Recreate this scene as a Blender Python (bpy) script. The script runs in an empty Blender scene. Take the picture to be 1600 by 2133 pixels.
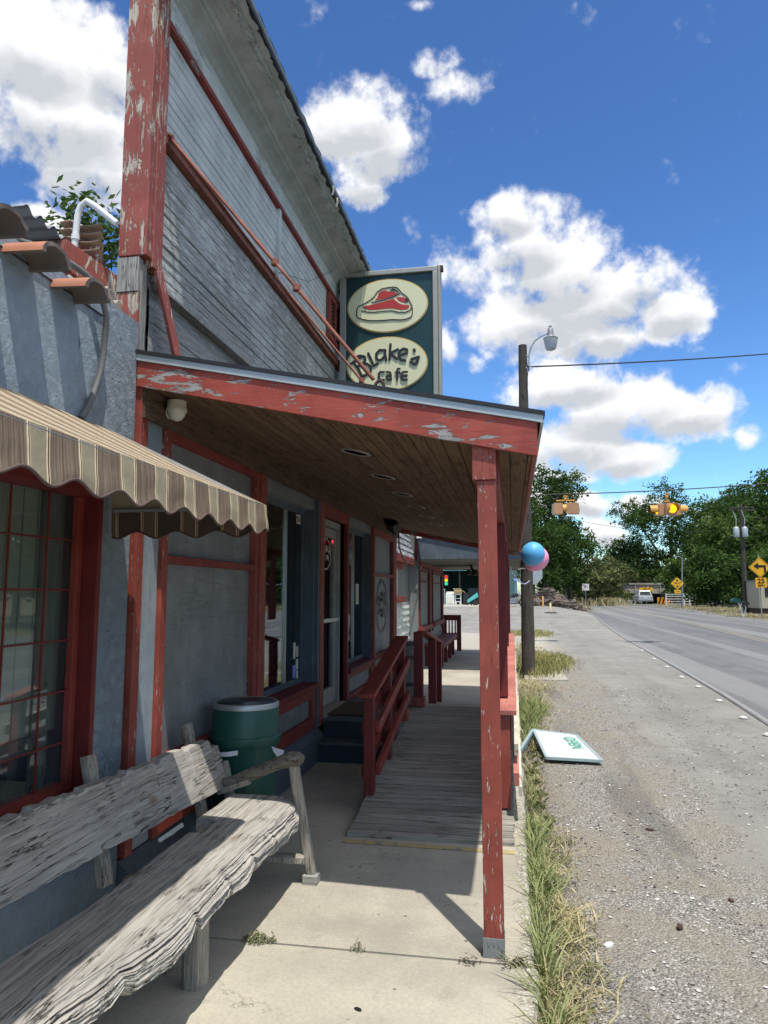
import bpy, math, random
from mathutils import Vector, Matrix, noise as mnoise
random.seed(7)
R = math.radians
scene = bpy.context.scene
col = scene.collection

# ------------------------------------------------------------------ camera
cam_d = bpy.data.cameras.new("camera"); cam = bpy.data.objects.new("camera", cam_d); col.objects.link(cam)
cam_d.sensor_fit = 'HORIZONTAL'; cam_d.sensor_width = 36.0; cam_d.lens = 1480.0/1600.0*36.0
cam_d.clip_start = 0.05; cam_d.clip_end = 3000
cam.location = (0, 0, 1.6)
cam.rotation_euler = (R(90+6.495), 0, R(10.2))
scene.camera = cam

# ------------------------------------------------------------------ world: sky with clouds
SUN = Vector((.17, -.295, 1)).normalized()
SUN_EL = math.asin(SUN.z)
w = bpy.data.worlds.new("World"); scene.world = w; w.use_nodes = True

class G:
    """small node helper"""
    def __init__(s, tree): s.t = tree; s.t.nodes.clear()
    def _in(s, nd, k, v):
        sk = nd.inputs[k]
        if isinstance(v, bpy.types.NodeSocket): s.t.links.new(v, sk)
        else:
            if isinstance(v, (tuple, list)) and len(v) == 3 and sk.type == 'RGBA': v = (*v, 1)
            sk.default_value = v
    def n(s, typ, ins=None, **props):
        nd = s.t.nodes.new(typ)
        for k, v in props.items(): setattr(nd, k, v)
        for k, v in (ins or {}).items(): s._in(nd, k, v)
        return nd
    def math(s, op, a, b=0.0, c=0.0, clamp=False):
        nd = s.n('ShaderNodeMath', {0: a, 1: b, 2: c}, operation=op); nd.use_clamp = clamp; return nd.outputs[0]
    def vmath(s, op, a, b): return s.n('ShaderNodeVectorMath', {0: a, 1: b}, operation=op).outputs[0]
    def pos(s): return s.n('ShaderNodeNewGeometry').outputs['Position']
    def mul(s, v, sc): return s.vmath('MULTIPLY', v, tuple(sc))
    def noise(s, vec, scale=1.0, detail=4.0, rough=.55, dist=0.0, out='Fac'):
        return s.n('ShaderNodeTexNoise', {'Vector': vec, 'Scale': scale, 'Detail': detail, 'Roughness': rough, 'Distortion': dist}).outputs[out]
    def vor(s, vec, scale, feature='F1', out='Distance', rand=1.0):
        return s.n('ShaderNodeTexVoronoi', {'Vector': vec, 'Scale': scale, 'Randomness': rand}, feature=feature).outputs[out]
    def ss(s, v, a, b):   # smoothstep a..b -> 0..1
        nd = s.n('ShaderNodeMapRange', {'Value': v, 'From Min': a, 'From Max': b}, interpolation_type='SMOOTHSTEP'); return nd.outputs[0]
    def rng(s, v, a, b, c, d):
        return s.n('ShaderNodeMapRange', {'Value': v, 'From Min': a, 'From Max': b, 'To Min': c, 'To Max': d}).outputs[0]
    def mix(s, f, a, b, mode='MIX'):
        nd = s.n('ShaderNodeMix', data_type='RGBA', blend_type=mode)
        s._in(nd, 0, f); s._in(nd, 6, a); s._in(nd, 7, b); return nd.outputs[2]
    def ramp(s, v, stops):
        nd = s.n('ShaderNodeValToRGB', {'Fac': v}); e = nd.color_ramp.elements
        while len(e) < len(stops): e.new(.5)
        for i, (p, c) in enumerate(stops):
            e[i].position = p; e[i].color = (*c, 1) if len(c) == 3 else c
        return nd.outputs[0]
    def bump(s, h, dist=.01, strength=1.0, normal=None):
        ins = {'Height': h, 'Distance': dist, 'Strength': strength}
        if normal is not None: ins['Normal'] = normal
        return s.n('ShaderNodeBump', ins).outputs[0]
    def sep(s, v): return s.n('ShaderNodeSeparateXYZ', {0: v}).outputs

def build_world():
    g = G(w.node_tree)
    out = g.n('ShaderNodeOutputWorld'); bg = g.n('ShaderNodeBackground', {'Strength': .105})
    g.t.links.new(bg.outputs[0], out.inputs[0])
    sky = g.n('ShaderNodeTexSky', sky_type='NISHITA'); sky.sun_disc = False
    sky.sun_elevation = SUN_EL; sky.sun_rotation = R(150); sky.air_density = 1.0; sky.dust_density = .6; sky.ozone_density = 2.0
    d = g.n('ShaderNodeTexCoord').outputs['Generated']
    s = g.sep(d)
    az = g.math('MULTIPLY', g.math('ARCTAN2', s[0], s[1]), 180/math.pi)
    el = g.math('MULTIPLY', g.math('ARCSINE', s[2]), 180/math.pi)
    CL = [(-38.42,36.39,4.42,2.74),(-36.16,33.12,5.26,3.24),(-34.26,30.32,3.89,2.32),(-39.0,30.76,2.28,1.12),(-37.05,25.95,1.82,1.07),(-33.4,36.48,2.16,2.34),(-12.48,35.36,3.53,2.18),(-10.2,33.88,3.31,2.24),(-11.84,31.37,2.06,1.42),(-14.76,34.7,2.48,1.77),(-3.54,36.94,2.26,.91),(-5.8,38.87,1.67,.68),(1.45,26.96,2.9,2.62),(3.71,24.73,4.12,3.32),(7.02,22.34,5.35,2.37),(10.31,22.96,2.1,1.82),(12.66,20.62,2.35,1.5),(2.45,21.02,5.23,2.1),(.32,28.7,1.96,1.45),(7.28,19.53,4.61,1.39),(-3.94,25.43,2.0,1.37),(-2.76,24.16,1.39,1.04),(-5.21,19.42,.99,1.46),(-3.25,18.44,1.18,.73),(4.58,16.18,4.01,1.63),(8.16,14.09,4.51,2.15),(13.33,13.28,3.56,1.57),(5.18,11.73,3.95,2.21),(8.74,10.41,2.77,1.27),(3.27,9.2,2.93,.75),(17.73,11.28,.92,.75),(5.76,6.86,2.14,.93),(9.63,6.35,2.38,.91),(7.12,4.59,1.75,1.29),(1.35,7.37,2.23,1.52),(-7.23,41.85,1.27,.31),(15.24,5.57,1.26,.7),
          # unseen clouds added behind and above the camera to lift the fill light
          (95,30,32,16),(60,48,22,14),(130,55,34,18),(-100,60,40,18),(30,62,16,9),(180,45,35,18),(-140,60,40,16),(0,78,80,9),(100,75,60,10),(-85,28,16,12),(120,38,10,7),(160,25,16,6),(-150,35,14,8),(-100,28,18,7),(60,24,8,4),(75,40,7,4)]
    fld = None; base = None
    # angular warp for crinkled outlines
    wz = g.noise(d, 9, 5, .6, out='Color'); ws = g.sep(wz)
    az2 = g.math('ADD', az, g.math('MULTIPLY', g.math('SUBTRACT', ws[0], .5), 3.4))
    el2 = g.math('ADD', el, g.math('MULTIPLY', g.math('SUBTRACT', ws[1], .5), 2.4))
    thin = {(-3.54,36.94),(-5.8,38.87),(-5.21,19.42),(-3.25,18.44),(17.73,11.28),(-3.94,25.43),(-2.76,24.16),(-7.23,41.85),(-39.0,30.76)}
    for a, e, ra, re in CL:
        ra *= 1.15; re *= 1.18; off = .60 if (a, e) in thin else 1.30
        if off < 1: ra *= 1.25; re *= 1.35
        u = g.math('MULTIPLY', g.math('SUBTRACT', az2, a), 1/ra); v = g.math('MULTIPLY', g.math('SUBTRACT', el2, e), 1/re)
        q = g.math('SUBTRACT', off, g.math('ADD', g.math('MULTIPLY', u, u), g.math('MULTIPLY', v, v)))
        q = g.math('MAXIMUM', q, -1.0)
        fld = q if fld is None else g.n('ShaderNodeMath', {0: fld, 1: q, 2: .35}, operation='SMOOTH_MAX').outputs[0]
        lo = g.math('MULTIPLY', g.math('MULTIPLY', v, -1.0), g.math('MAXIMUM', q, 0.0))
        base = lo if base is None else g.math('MAXIMUM', base, lo)
    n1 = g.noise(d, 22, 12, .57); s1 = g.noise(d, 17, 5, .5); n2 = g.noise(g.vmath('ADD', d, (.004, -.002, .012)), 17, 5, .5)
    dens = g.math('ADD', fld, g.math('MULTIPLY', g.math('SUBTRACT', n1, .5), 4.3))
    alpha = g.math('POWER', g.ss(dens, -.35, .95), 1.3)
    lit = g.math('MULTIPLY', g.math('SUBTRACT', s1, n2), 1.7)
    thick = g.ss(dens, .5, 1.7)
    shade = g.math('ADD', g.math('MULTIPLY', thick, .05), g.math('MULTIPLY', base, 2.1))
    shade = g.math('SUBTRACT', shade, lit, clamp=True)
    ccol = g.mix(shade, (7.4, 7.4, 7.5), (4.3, 4.5, 4.8))
    skyc = g.mix(1.0, sky.outputs[0], (.70, .97, 1.25), 'MULTIPLY')
    gm = g.n('ShaderNodeGamma', {'Color': skyc, 'Gamma': 1.55}).outputs[0]
    skyc = g.mix(1.0, gm, (.80, .585, .42), 'MULTIPLY')
    fin = g.mix(alpha, skyc, ccol)
    g.t.links.new(fin, bg.inputs[0])
build_world()

sun_d = bpy.data.lights.new("sun", 'SUN'); sun_d.energy = 3.55; sun_d.angle = R(.53); sun_d.color = (1, .94, .84)
sun = bpy.data.objects.new("sun", sun_d); col.objects.link(sun)
sun.rotation_euler = SUN.to_track_quat('Z', 'Y').to_euler()
vs = scene.view_settings; vs.view_transform = 'Standard'; vs.look = 'None'; vs.exposure = 0.50; vs.gamma = 1
scene.cycles.max_bounces = 6; scene.cycles.transparent_max_bounces = 12

# ------------------------------------------------------------------ mesh helper
class MB:
    def __init__(s): s.v = []; s.f = []; s.m = []; s.mi = 0
    def add(s, vs_, fs):
        b = len(s.v); s.v += [tuple(p) for p in vs_]
        for f in fs: s.f.append(tuple(i+b for i in f)); s.m.append(s.mi)
        return s
    def box(s, x0, x1, y0, y1, z0, z1):
        return s.add([(x0,y0,z0),(x1,y0,z0),(x1,y1,z0),(x0,y1,z0),(x0,y0,z1),(x1,y0,z1),(x1,y1,z1),(x0,y1,z1)],
                     [(0,3,2,1),(4,5,6,7),(0,1,5,4),(1,2,6,5),(2,3,7,6),(3,0,4,7)])
    def hexa(s, p):  # 8 corner points in box order
        return s.add(p, [(0,3,2,1),(4,5,6,7),(0,1,5,4),(1,2,6,5),(2,3,7,6),(3,0,4,7)])
    def beam(s, a, b, wd, ht, up=(0,0,1), taper=1.0):
        a = Vector(a); b = Vector(b); d = (b-a).normalized(); u = Vector(up)
        sd = d.cross(u).normalized(); u = sd.cross(d).normalized()
        P = []
        for c, k in ((a, 1), (b, taper)):
            for sx, sz in ((-1,-1),(1,-1),(1,1),(-1,1)): P.append(c+sd*sx*wd/2*k+u*sz*ht/2*k)
        return s.add(P, [(0,3,2,1),(4,5,6,7),(0,1,5,4),(1,2,6,5),(2,3,7,6),(3,0,4,7)])
    def tube(s, pts, r, n=10, cap=True):
        pts = [Vector(p) for p in pts]; rr = r if isinstance(r, (list, tuple)) else [r]*len(pts)
        b = len(s.v); t0 = (pts[1]-pts[0]).normalized()
        ref = Vector((0,0,1)) if abs(t0.z) < .9 else Vector((1,0,0)); nrm = t0.cross(ref).normalized()
        for i, p in enumerate(pts):
            t = (pts[min(i+1, len(pts)-1)]-pts[max(i-1, 0)]).normalized()
            nrm = (nrm-t*nrm.dot(t)).normalized(); bn = t.cross(nrm)
            for k in range(n):
                a = 2*math.pi*k/n; s.v.append(tuple(p+(nrm*math.cos(a)+bn*math.sin(a))*rr[i]))
        for i in range(len(pts)-1):
            for k in range(n):
                s.f.append((b+i*n+k, b+i*n+(k+1) % n, b+(i+1)*n+(k+1) % n, b+(i+1)*n+k)); s.m.append(s.mi)
        if cap:
            s.f.append(tuple(b+k for k in range(n))[::-1]); s.m.append(s.mi)
            s.f.append(tuple(b+(len(pts)-1)*n+k for k in range(n))); s.m.append(s.mi)
        return s
    def lathe(s, c, prof, n=32, axis='z'):
        b = len(s.v); c = Vector(c)
        for r, h in prof:
            for k in range(n):
                a = 2*math.pi*k/n; x, y = r*math.cos(a), r*math.sin(a)
                s.v.append(tuple(c+(Vector((x,y,h)) if axis == 'z' else Vector((h,x,y)) if axis == 'x' else Vector((y,h,x)))))
        for i in range(len(prof)-1):
            for k in range(n):
                s.f.append((b+i*n+k, b+i*n+(k+1) % n, b+(i+1)*n+(k+1) % n, b+(i+1)*n+k)); s.m.append(s.mi)
        s.f.append(tuple(b+k for k in range(n))[::-1]); s.m.append(s.mi)
        s.f.append(tuple(b+(len(prof)-1)*n+k for k in range(n))); s.m.append(s.mi)
        return s
    def prism(s, poly, axis, a, b_):   # poly in the other two axes
        def P(u, v, h): return {'x': (h,u,v), 'y': (u,h,v), 'z': (u,v,h)}[axis]
        n = len(poly); b = len(s.v)
        s.v += [P(u, v, a) for u, v in poly]+[P(u, v, b_) for u, v in poly]
        s.f.append(tuple(range(b, b+n))); s.m.append(s.mi)
        s.f.append(tuple(range(b+2*n-1, b+n-1, -1))); s.m.append(s.mi)
        for i in range(n):
            j = (i+1) % n; s.f.append((b+i, b+n+i, b+n+j, b+j)); s.m.append(s.mi)
        return s
    def sweep(s, prof, y0, y1, ny=1, jit=None):  # open profile (x,z) extruded in y
        b = len(s.v); m = len(prof)
        for j in range(ny+1):
            y = y0+(y1-y0)*j/ny
            for i, (x, z) in enumerate(prof):
                dx, dz = jit(i, y) if jit else (0, 0)
                s.v.append((x+dx, y, z+dz))
        for j in range(ny):
            for i in range(m-1):
                s.f.append((b+j*m+i, b+(j+1)*m+i, b+(j+1)*m+i+1, b+j*m+i+1)); s.m.append(s.mi)
        return s
    def stroke(s, pts, wd, y, dy):    # rounded ribbon in the xz plane
        for i in range(len(pts)-1):
            a = Vector((pts[i][0], pts[i][1])); b = Vector((pts[i+1][0], pts[i+1][1])); d = b-a
            if d.length < 1e-5: continue
            an = math.atan2(d.y, d.x); poly = []
            for k in range(7): t = an+math.pi/2+math.pi*k/6; poly.append((a.x+math.cos(t)*wd/2, a.y+math.sin(t)*wd/2))
            for k in range(7): t = an-math.pi/2+math.pi*k/6; poly.append((b.x+math.cos(t)*wd/2, b.y+math.sin(t)*wd/2))
            e = i*.00012
            s.prism(poly, 'y', y-e, y+dy)
        return s
    def build(s, name, mat, parent=None, smooth=False, bevel=0.0, recalc=True):
        off = Vector((0,0,0))
        if parent is not None:
            p = parent
            while p is not None: off = off+p.location; p = p.parent
        me = bpy.data.meshes.new(name)
        me.from_pydata([(x-off.x, y-off.y, z-off.z) for x, y, z in s.v], [], s.f)
        mats = mat if isinstance(mat, (list, tuple)) else [mat]
        for m_ in mats: me.materials.append(m_)
        if len(mats) > 1: me.polygons.foreach_set('material_index', s.m)
        if recalc:
            import bmesh
            bm = bmesh.new(); bm.from_mesh(me); bmesh.ops.recalc_face_normals(bm, faces=bm.faces); bm.to_mesh(me); bm.free()
        if smooth: me.polygons.foreach_set('use_smooth', [True]*len(me.polygons))
        me.update()
        o = bpy.data.objects.new(name, me); col.objects.link(o)
        if parent is not None: o.parent = parent
        if bevel > 0:
            md = o.modifiers.new('bevel', 'BEVEL'); md.width = bevel; md.segments = 2; md.limit_method = 'ANGLE'; md.angle_limit = R(40)
        if smooth and smooth != 'all':
            try:
                md = o.modifiers.new('es', 'EDGE_SPLIT'); md.split_angle = R(40)
            except Exception: pass
        return o

def tag(o, label=None, cat=None, group=None, kind=None):
    if label: o['label'] = label
    if cat: o['category'] = cat
    if group: o['group'] = group
    if kind: o['kind'] = kind
    return o
def thing(name, loc, label, cat, group=None):
    o = bpy.data.objects.new(name, None); o.empty_display_size = .1; o.location = loc; col.objects.link(o)
    return tag(o, label, cat, group)
def dup(root, loc, label=None, rz=None, sc=None):
    def cp(o, par):
        c = o.copy(); col.objects.link(c); c.parent = par
        for ch in list(o.children): cp(ch, c)
        return c
    r = cp(root, None); r.location = loc
    if label: r['label'] = label
    if rz is not None: r.rotation_euler = (0, 0, rz)
    if sc is not None: r.scale = (sc, sc, sc)
    return r
def text(body, size, ext, name, mat, parent, M, bold=0.0):
    cu = bpy.data.curves.new('t', 'FONT'); cu.body = body; cu.size = size; cu.extrude = ext; cu.align_x = 'CENTER'; cu.align_y = 'CENTER'; cu.offset = bold
    cu.resolution_u = 4
    t = bpy.data.objects.new('t', cu); col.objects.link(t)
    me = bpy.data.meshes.new_from_object(t); bpy.data.objects.remove(t)
    me.transform(M); me.materials.clear(); me.materials.append(mat)
    o = bpy.data.objects.new(name, me); col.objects.link(o)
    if parent is not None:
        off = Vector((0,0,0)); p = parent
        while p is not None: off += p.location; p = p.parent
        me.transform(Matrix.Translation(-off)); o.parent = parent
    return o
def face_south(x, y, z): return Matrix.Translation((x, y, z)) @ Matrix.Rotation(R(90), 4, 'X')      # readable from -y
def face_east(x, y, z): return Matrix.Translation((x, y, z)) @ Matrix.Rotation(R(90), 4, 'Z') @ Matrix.Rotation(R(90), 4, 'X')

# ------------------------------------------------------------------ materials
def mat(name, fn):
    m = bpy.data.materials.new(name); m.use_nodes = True; g = G(m.node_tree)
    out = g.n('ShaderNodeOutputMaterial'); r = fn(g)
    if not isinstance(r, dict): g.t.links.new(r, out.inputs[0]); return m
    disp = r.pop('Disp', None)
    b = g.n('ShaderNodeBsdfPrincipled', r); g.t.links.new(b.outputs[0], out.inputs[0])
    return m
def plain(name, c, rough=.6, metal=0.0, var=.12, bscale=60, bd=.001, spec=.5):
    def f(g):
        p = g.pos(); n = g.noise(p, bscale*.15, 5); n2 = g.noise(p, bscale, 4)
        cc = g.mix(g.math('MULTIPLY', n, 1.0), tuple(x*(1-var*1.6) for x in c), tuple(min(1, x*(1+var)) for x in c))
        return {'Base Color': cc, 'Roughness': g.rng(n2, 0, 1, max(.05, rough-.12), min(1, rough+.12)), 'Metallic': metal, 'Specular IOR Level': spec, 'Normal': g.bump(n2, bd, .6)}
    return mat(name, f)
AX = {'x': (2, 40, 40), 'y': (40, 2, 40), 'z': (40, 40, 2)}
def painted(name, c, under=(.36, .34, .31), peel=.3, grain='z', rough=.62, fade=(1.15, 1.35, 1.3), big=1.5, soft=.03, fine=.35, speck=.0, grime=.0):
    """old paint on wood: worn flakes show the grey wood under it"""
    def f(g):
        p = g.pos(); sv = g.mul(p, tuple(a for a in AX[grain]))
        gr = g.noise(sv, 2.6, 6, .65)
        fl = g.noise(g.mul(p, tuple(a*fine+(2.5 if a < 5 else 0) for a in AX[grain])), 1.7, 9, .75, .5)
        patch = g.noise(p, big, 3, .5)
        v = g.math('ADD', g.math('MULTIPLY', fl, .7), g.math('MULTIPLY', patch, .3))
        th = .655-peel*.20
        mask = g.ss(v, th, th+soft*.35)
        if speck:
            sp = g.noise(g.mul(p, tuple(a*1.1+(6 if a < 5 else 0) for a in AX[grain])), 1.6, 4, .6)
            mask = g.math('MAXIMUM', mask, g.ss(sp, .70-speck*.1, .715-speck*.1))
        wd = g.ramp(gr, [(.25, tuple(x*.35 for x in under)), (.5, under), (.75, tuple(min(1, x*1.35) for x in under))])
        tone = g.noise(p, 5, 5, .6)
        pc = g.mix(g.ss(tone, .35, .75), tuple(x*.82 for x in c), tuple(min(1, x*k) for x, k in zip(c, fade)))
        pc = g.mix(g.math('MULTIPLY', g.ss(gr, .42, .30), .5), pc, tuple(x*.5 for x in c))
        cc = g.mix(mask, pc, wd)
        if grime:
            dr = g.noise(g.mul(p, (14, 14, 1.1)), 1.0, 6, .65); bl = g.noise(p, 2.2, 6, .65)
            cc = g.mix(g.math('MULTIPLY', g.ss(dr, .52, .68), .45*grime), cc, tuple(x*.45 for x in c)); cc = g.mix(g.math('MULTIPLY', g.ss(bl, .52, .72), .35*grime), cc, tuple(min(1, x*1.45+.03) for x in c))
            sc_ = g.noise(g.mul(p, (30, 3, 30)), 1.6, 4, .6); cc = g.mix(g.math('MULTIPLY', g.ss(sc_, .68, .71), .6*grime), cc, tuple(min(1, x*1.9+.05) for x in c))
        ck = g.noise(g.mul(p, tuple(a*.55+(.6 if a < 5 else 0) for a in AX[grain])), 1.0, 6, .62); ckm = g.math('MULTIPLY', g.ss(g.math('ABSOLUTE', g.math('SUBTRACT', ck, .5)), .010, .003), g.ss(patch, .46, .56))
        cc = g.mix(g.math('MULTIPLY', ckm, .7), cc, tuple(x*.15 for x in c))
        ln = g.math('SUBTRACT', g.ss(v, th-.012, th+.004), mask)
        cc = g.mix(g.math('MULTIPLY', g.math('MAXIMUM', ln, 0.0), .35), cc, (.05, .04, .035))
        h = g.math('SUBTRACT', g.math('MULTIPLY', gr, .5), g.math('MULTIPLY', mask, .6))
        return {'Base Color': cc, 'Roughness': g.rng(mask, 0, 1, rough, .9), 'Normal': g.bump(h, .0035, .9)}
    return mat(name, f)
def wood(name, dark, light, grain='y', rough=.85, bd=.004, boards=None, fine=1.0, dep=(.12, .5), wob=.010, knots=False, crk=.013):
    def f(g):
        p = g.pos()
        wb = g.noise(p, 2.2, 3, out='Color')
        pw = g.vmath('ADD', p, g.mul(g.vmath('SUBTRACT', wb, (.5, .5, .5)), (wob, wob, wob)))
        if knots:   # grain flows round the knots
            vv = g.n('ShaderNodeTexVoronoi', {'Vector': g.mul(p, (1, .55, 1)), 'Scale': 4.2}); kd = vv.outputs['Distance']
            kn = g.ss(kd, .16, .02)
            pw = g.vmath('ADD', pw, g.vmath('MULTIPLY', g.vmath('SUBTRACT', g.mul(p, (1, .55, 1)), g.vmath('SCALE', vv.outputs['Position'], (0, 0, 0))), (0, 0, 0))) if False else pw
        ax = AX[grain]
        gr = g.noise(g.mul(pw, ax), 1.5*fine, 8, .70); fb = g.noise(g.mul(pw, tuple(a*2.6 if a > 5 else a*1.6 for a in ax)), 1.6*fine, 4, .6)
        g2 = g.noise(g.mul(pw, tuple(a*.25 for a in ax)), 1.3, 5, .6); t = g.noise(p, 1.7, 4)
        mixv = g.math('ADD', g.math('MULTIPLY', gr, .55), g.math('MULTIPLY', fb, .45))
        cc = g.ramp(mixv, [(.32, tuple(x*dep[0] for x in dark)), (.435, dark), (.54, tuple((a+b)*.5 for a, b in zip(dark, light))), (.70, light)])
        cc = g.mix(g.math('MULTIPLY', g.ss(g2, .45, .7), .5), cc, tuple(x*.85 for x in dark))
        cc = g.mix(g.math('MULTIPLY', g.ss(t, .35, .75), .3), cc, light)
        k1 = g.noise(g.mul(pw, tuple(a*.7 if a > 5 else a*.8 for a in ax)), 1.0, 6, .6); k2 = g.ss(g.noise(p, 3.5, 4, .6), .42, .60)
        crack = g.math('MULTIPLY', g.ss(g.math('ABSOLUTE', g.math('SUBTRACT', k1, .5)), crk*1.0, crk*.25), k2)
        cc = g.mix(g.math('MULTIPLY', crack, .9), cc, tuple(x*.10 for x in dark))
        h = g.math('SUBTRACT', mixv, g.math('MULTIPLY', crack, .9))
        if knots:
            cc = g.mix(g.math('MULTIPLY', kn, .75), cc, (.20, .12, .065)); h = g.math('SUBTRACT', h, g.math('MULTIPLY', kn, .5))
        if boards:
            ax_, wd_, off = boards; c = g.sep(p)['xyz'.index(ax_)]
            q = g.math('FRACT', g.math('DIVIDE', g.math('ADD', c, off), wd_)); e = g.math('ABSOLUTE', g.math('SUBTRACT', q, .5))
            seam = g.ss(e, .46, .492); cc = g.mix(seam, cc, (.01, .008, .006))
            idn = g.math('FLOOR', g.math('DIVIDE', g.math('ADD', c, off), wd_))
            rn = g.n('ShaderNodeTexWhiteNoise', {'W': idn}, noise_dimensions='1D').outputs['Value']
            cc = g.mix(g.math('MULTIPLY', rn, .4), cc, tuple(x*.5 for x in dark))
            h = g.math('SUBTRACT', h, g.math('MULTIPLY', seam, 2.0))
        return {'Base Color': cc, 'Roughness': rough, 'Normal': g.bump(h, bd, 1.0), 'Specular IOR Level': .3}
    return mat(name, f)
RED = (.24, .036, .026)
M = {}
M['red_z'] = painted('red_paint_post', (.28, .054, .038), under=(.46, .40, .36), peel=.20, grain='z', speck=.6, fine=.45)
M['red_y'] = painted('red_paint_trim', RED, peel=.2, grain='y')
M['red_x'] = painted('red_paint_fascia', (.33, .050, .034), under=(.30, .30, .29), peel=.62, grain='x', big=2.2, fine=.3)
M['red_deep'] = painted('red_paint_fresh', (.155, .013, .012), peel=.0, grain='z')
M['red_old'] = painted('red_paint_flaked', (.30, .062, .044), under=(.46, .39, .32), peel=.60, grain='z', big=2.5, speck=.6)
M['red_cap'] = painted('red_paint_sunbleached', (.50, .17, .14), peel=.3, grain='y')
M['blue_sid_low'] = painted('grey_paint_worn', (.51, .53, .515), under=(.35, .345, .325), peel=.80, grain='y', big=1.4, fade=(1.12, 1.12, 1.12), fine=.8)
M['blue_sid_up'] = painted('grey_paint_light', (.60, .635, .625), under=(.32, .315, .295), peel=.20, grain='y', big=2, fade=(1.08, 1.08, 1.08))
M['blue_panel'] = painted('grey_blue_panel', (.215, .232, .238), under=(.25, .26, .26), peel=.0, grain='y', fade=(1.12, 1.12, 1.12), rough=.5, grime=.65)
M['blue_trim'] = painted('slate_blue_trim', (.085, .112, .142), under=(.25, .26, .27), peel=.05, grain='z', fade=(1.15, 1.15, 1.15), grime=.7)
M['blue_strip'] = painted('grey_blue_board', (.30, .36, .41), under=(.25, .26, .27), peel=.1, grain='z', fade=(1.1, 1.1, 1.1))
M['frieze'] = painted('pale_frieze_paint', (.66, .69, .65), under=(.4, .4, .37), peel=.3, grain='y', fade=(1.08, 1.08, 1.08))
M['cornice'] = painted('cornice_paint', (.42, .46, .45), under=(.25, .25, .23), peel=.1, grain='y', fade=(1.1, 1.1, 1.1), big=.8)
M['raw'] = wood('weathered_grey_wood', (.20, .20, .19), (.50, .49, .46), 'z')
M['raw_x'] = wood('weathered_grey_wood_x', (.20, .20, .19), (.46, .45, .43), 'x')
M['bench'] = wood('bench_wood', (.25, .238, .218), (.56, .535, .49), 'y', bd=.007, fine=.95, dep=(.24, .5), knots=True, crk=.017)
M['bench_end'] = wood('bench_leg_wood', (.19, .175, .15), (.45, .42, .37), 'z', bd=.007)
M['arm'] = wood('bench_arm_wood', (.11, .10, .085), (.30, .275, .24), 'x', bd=.007)
M['soffit'] = wood('brown_ceiling_wood', (.13, .082, .05), (.27, .18, .11), 'y', boards=('x', .085, 0), bd=.003)
M['deck'] = wood('ramp_deck_wood', (.25, .235, .205), (.47, .445, .395), 'x', boards=('y', .09, .02), bd=.004, fine=1.3)
M['pole'] = wood('creosote_pole_wood', (.045, .038, .032), (.11, .098, .085), 'z', bd=.006)
M['log'] = wood('scrap_wood', (.08, .060, .048), (.33, .28, .24), 'x')
M['black'] = plain('black_paint', (.015, .015, .016), .5)
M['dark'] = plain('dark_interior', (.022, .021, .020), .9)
M['recess_shade'] = mat('recess_shade_black', lambda g: {'Base Color': (.006, .006, .006, 1), 'Roughness': 1.0, 'Specular IOR Level': 0.0})
M['rubber'] = plain('rubber', (.02, .02, .02), .8)
M['galv'] = plain('galvanised_steel', (.42, .44, .46), .45, .75)
M['greymetal'] = plain('grey_painted_metal', (.23, .25, .27), .5, .3)
M['alu'] = plain('aluminium', (.55, .56, .56), .35, .9)
M['white'] = plain('white_paint', (.74, .74, .72), .5)
M['whitedirty'] = painted('door_paint_aged', (.36, .37, .35), under=(.18, .17, .15), peel=.35, grain='z', fade=(1.1, 1.1, 1.1))
M['rust'] = plain('rusty_red_iron', (.27, .095, .06), .75, .15, .5, 90, .003)
M['rustdk'] = plain('dark_rust', (.10, .055, .04), .8, .2, .5, 90, .003)
M['pvc'] = plain('white_pvc', (.75, .76, .75), .35)
M['cream'] = plain('cream_plastic', (.72, .69, .58), .4)
M['green'] = plain('green_plastic', (.012, .075, .062), .38, 0, .15, 25, .0015)
M['bag'] = plain('white_plastic_bag', (.72, .74, .80), .3)
M['yellow'] = plain('yellow_sign_paint', (.80, .43, .025), .45)
M['yellowbr'] = plain('signal_yellow_paint', (.62, .33, .07), .5)
M['orange'] = plain('orange_tan_paint', (.48, .26, .13), .5)
M['signgreen'] = plain('dark_green_enamel', (.010, .042, .044), .35, 0, .1, 20, .0005)
M['signcream'] = plain('cream_enamel', (.66, .66, .44), .45, 0, .06, 20, .0005)
M['gold'] = plain('gold_line', (.55, .38, .12), .4)
M['steak'] = plain('red_enamel', (.42, .03, .03), .45, 0, .08)
M['letter'] = plain('black_letter', (.018, .018, .02), .4)
M['frame'] = plain('sign_frame', (.34, .34, .30), .5, .4)
M['tile'] = plain('clay_tile', (.40, .17, .10), .8, 0, .35, 30, .002)
M['tiledk'] = plain('dark_grey_tile', (.15, .13, .12), .8, 0, .35, 30, .002)  # darker grey for the tiles' inner faces, ends and edges
M['steel_post'] = plain('sign_post_steel', (.30, .31, .30), .55, .5)
M['signback'] = plain('sign_back_aluminium', (.42, .47, .48), .5, .4)
M['blueball'] = mat('blue_latex', lambda g: {'Base Color': (.10, .42, .78, 1), 'Roughness': .5, 'Subsurface Weight': .15, 'Subsurface Radius': (.1, .1, .1)})
M['pinkball'] = mat('pink_latex', lambda g: {'Base Color': (.90, .36, .58, 1), 'Roughness': .5, 'Subsurface Weight': .15, 'Subsurface Radius': (.1, .1, .1)})
M['teal'] = plain('turquoise_paint', (.10, .50, .48), .5)
M['tarp'] = plain('blue_tarp', (.25, .36, .75), .5, 0, .3)
M['card'] = plain('cardboard', (.50, .36, .20), .85)
M['beige'] = plain('beige_siding', (.42, .38, .29), .7)
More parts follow.
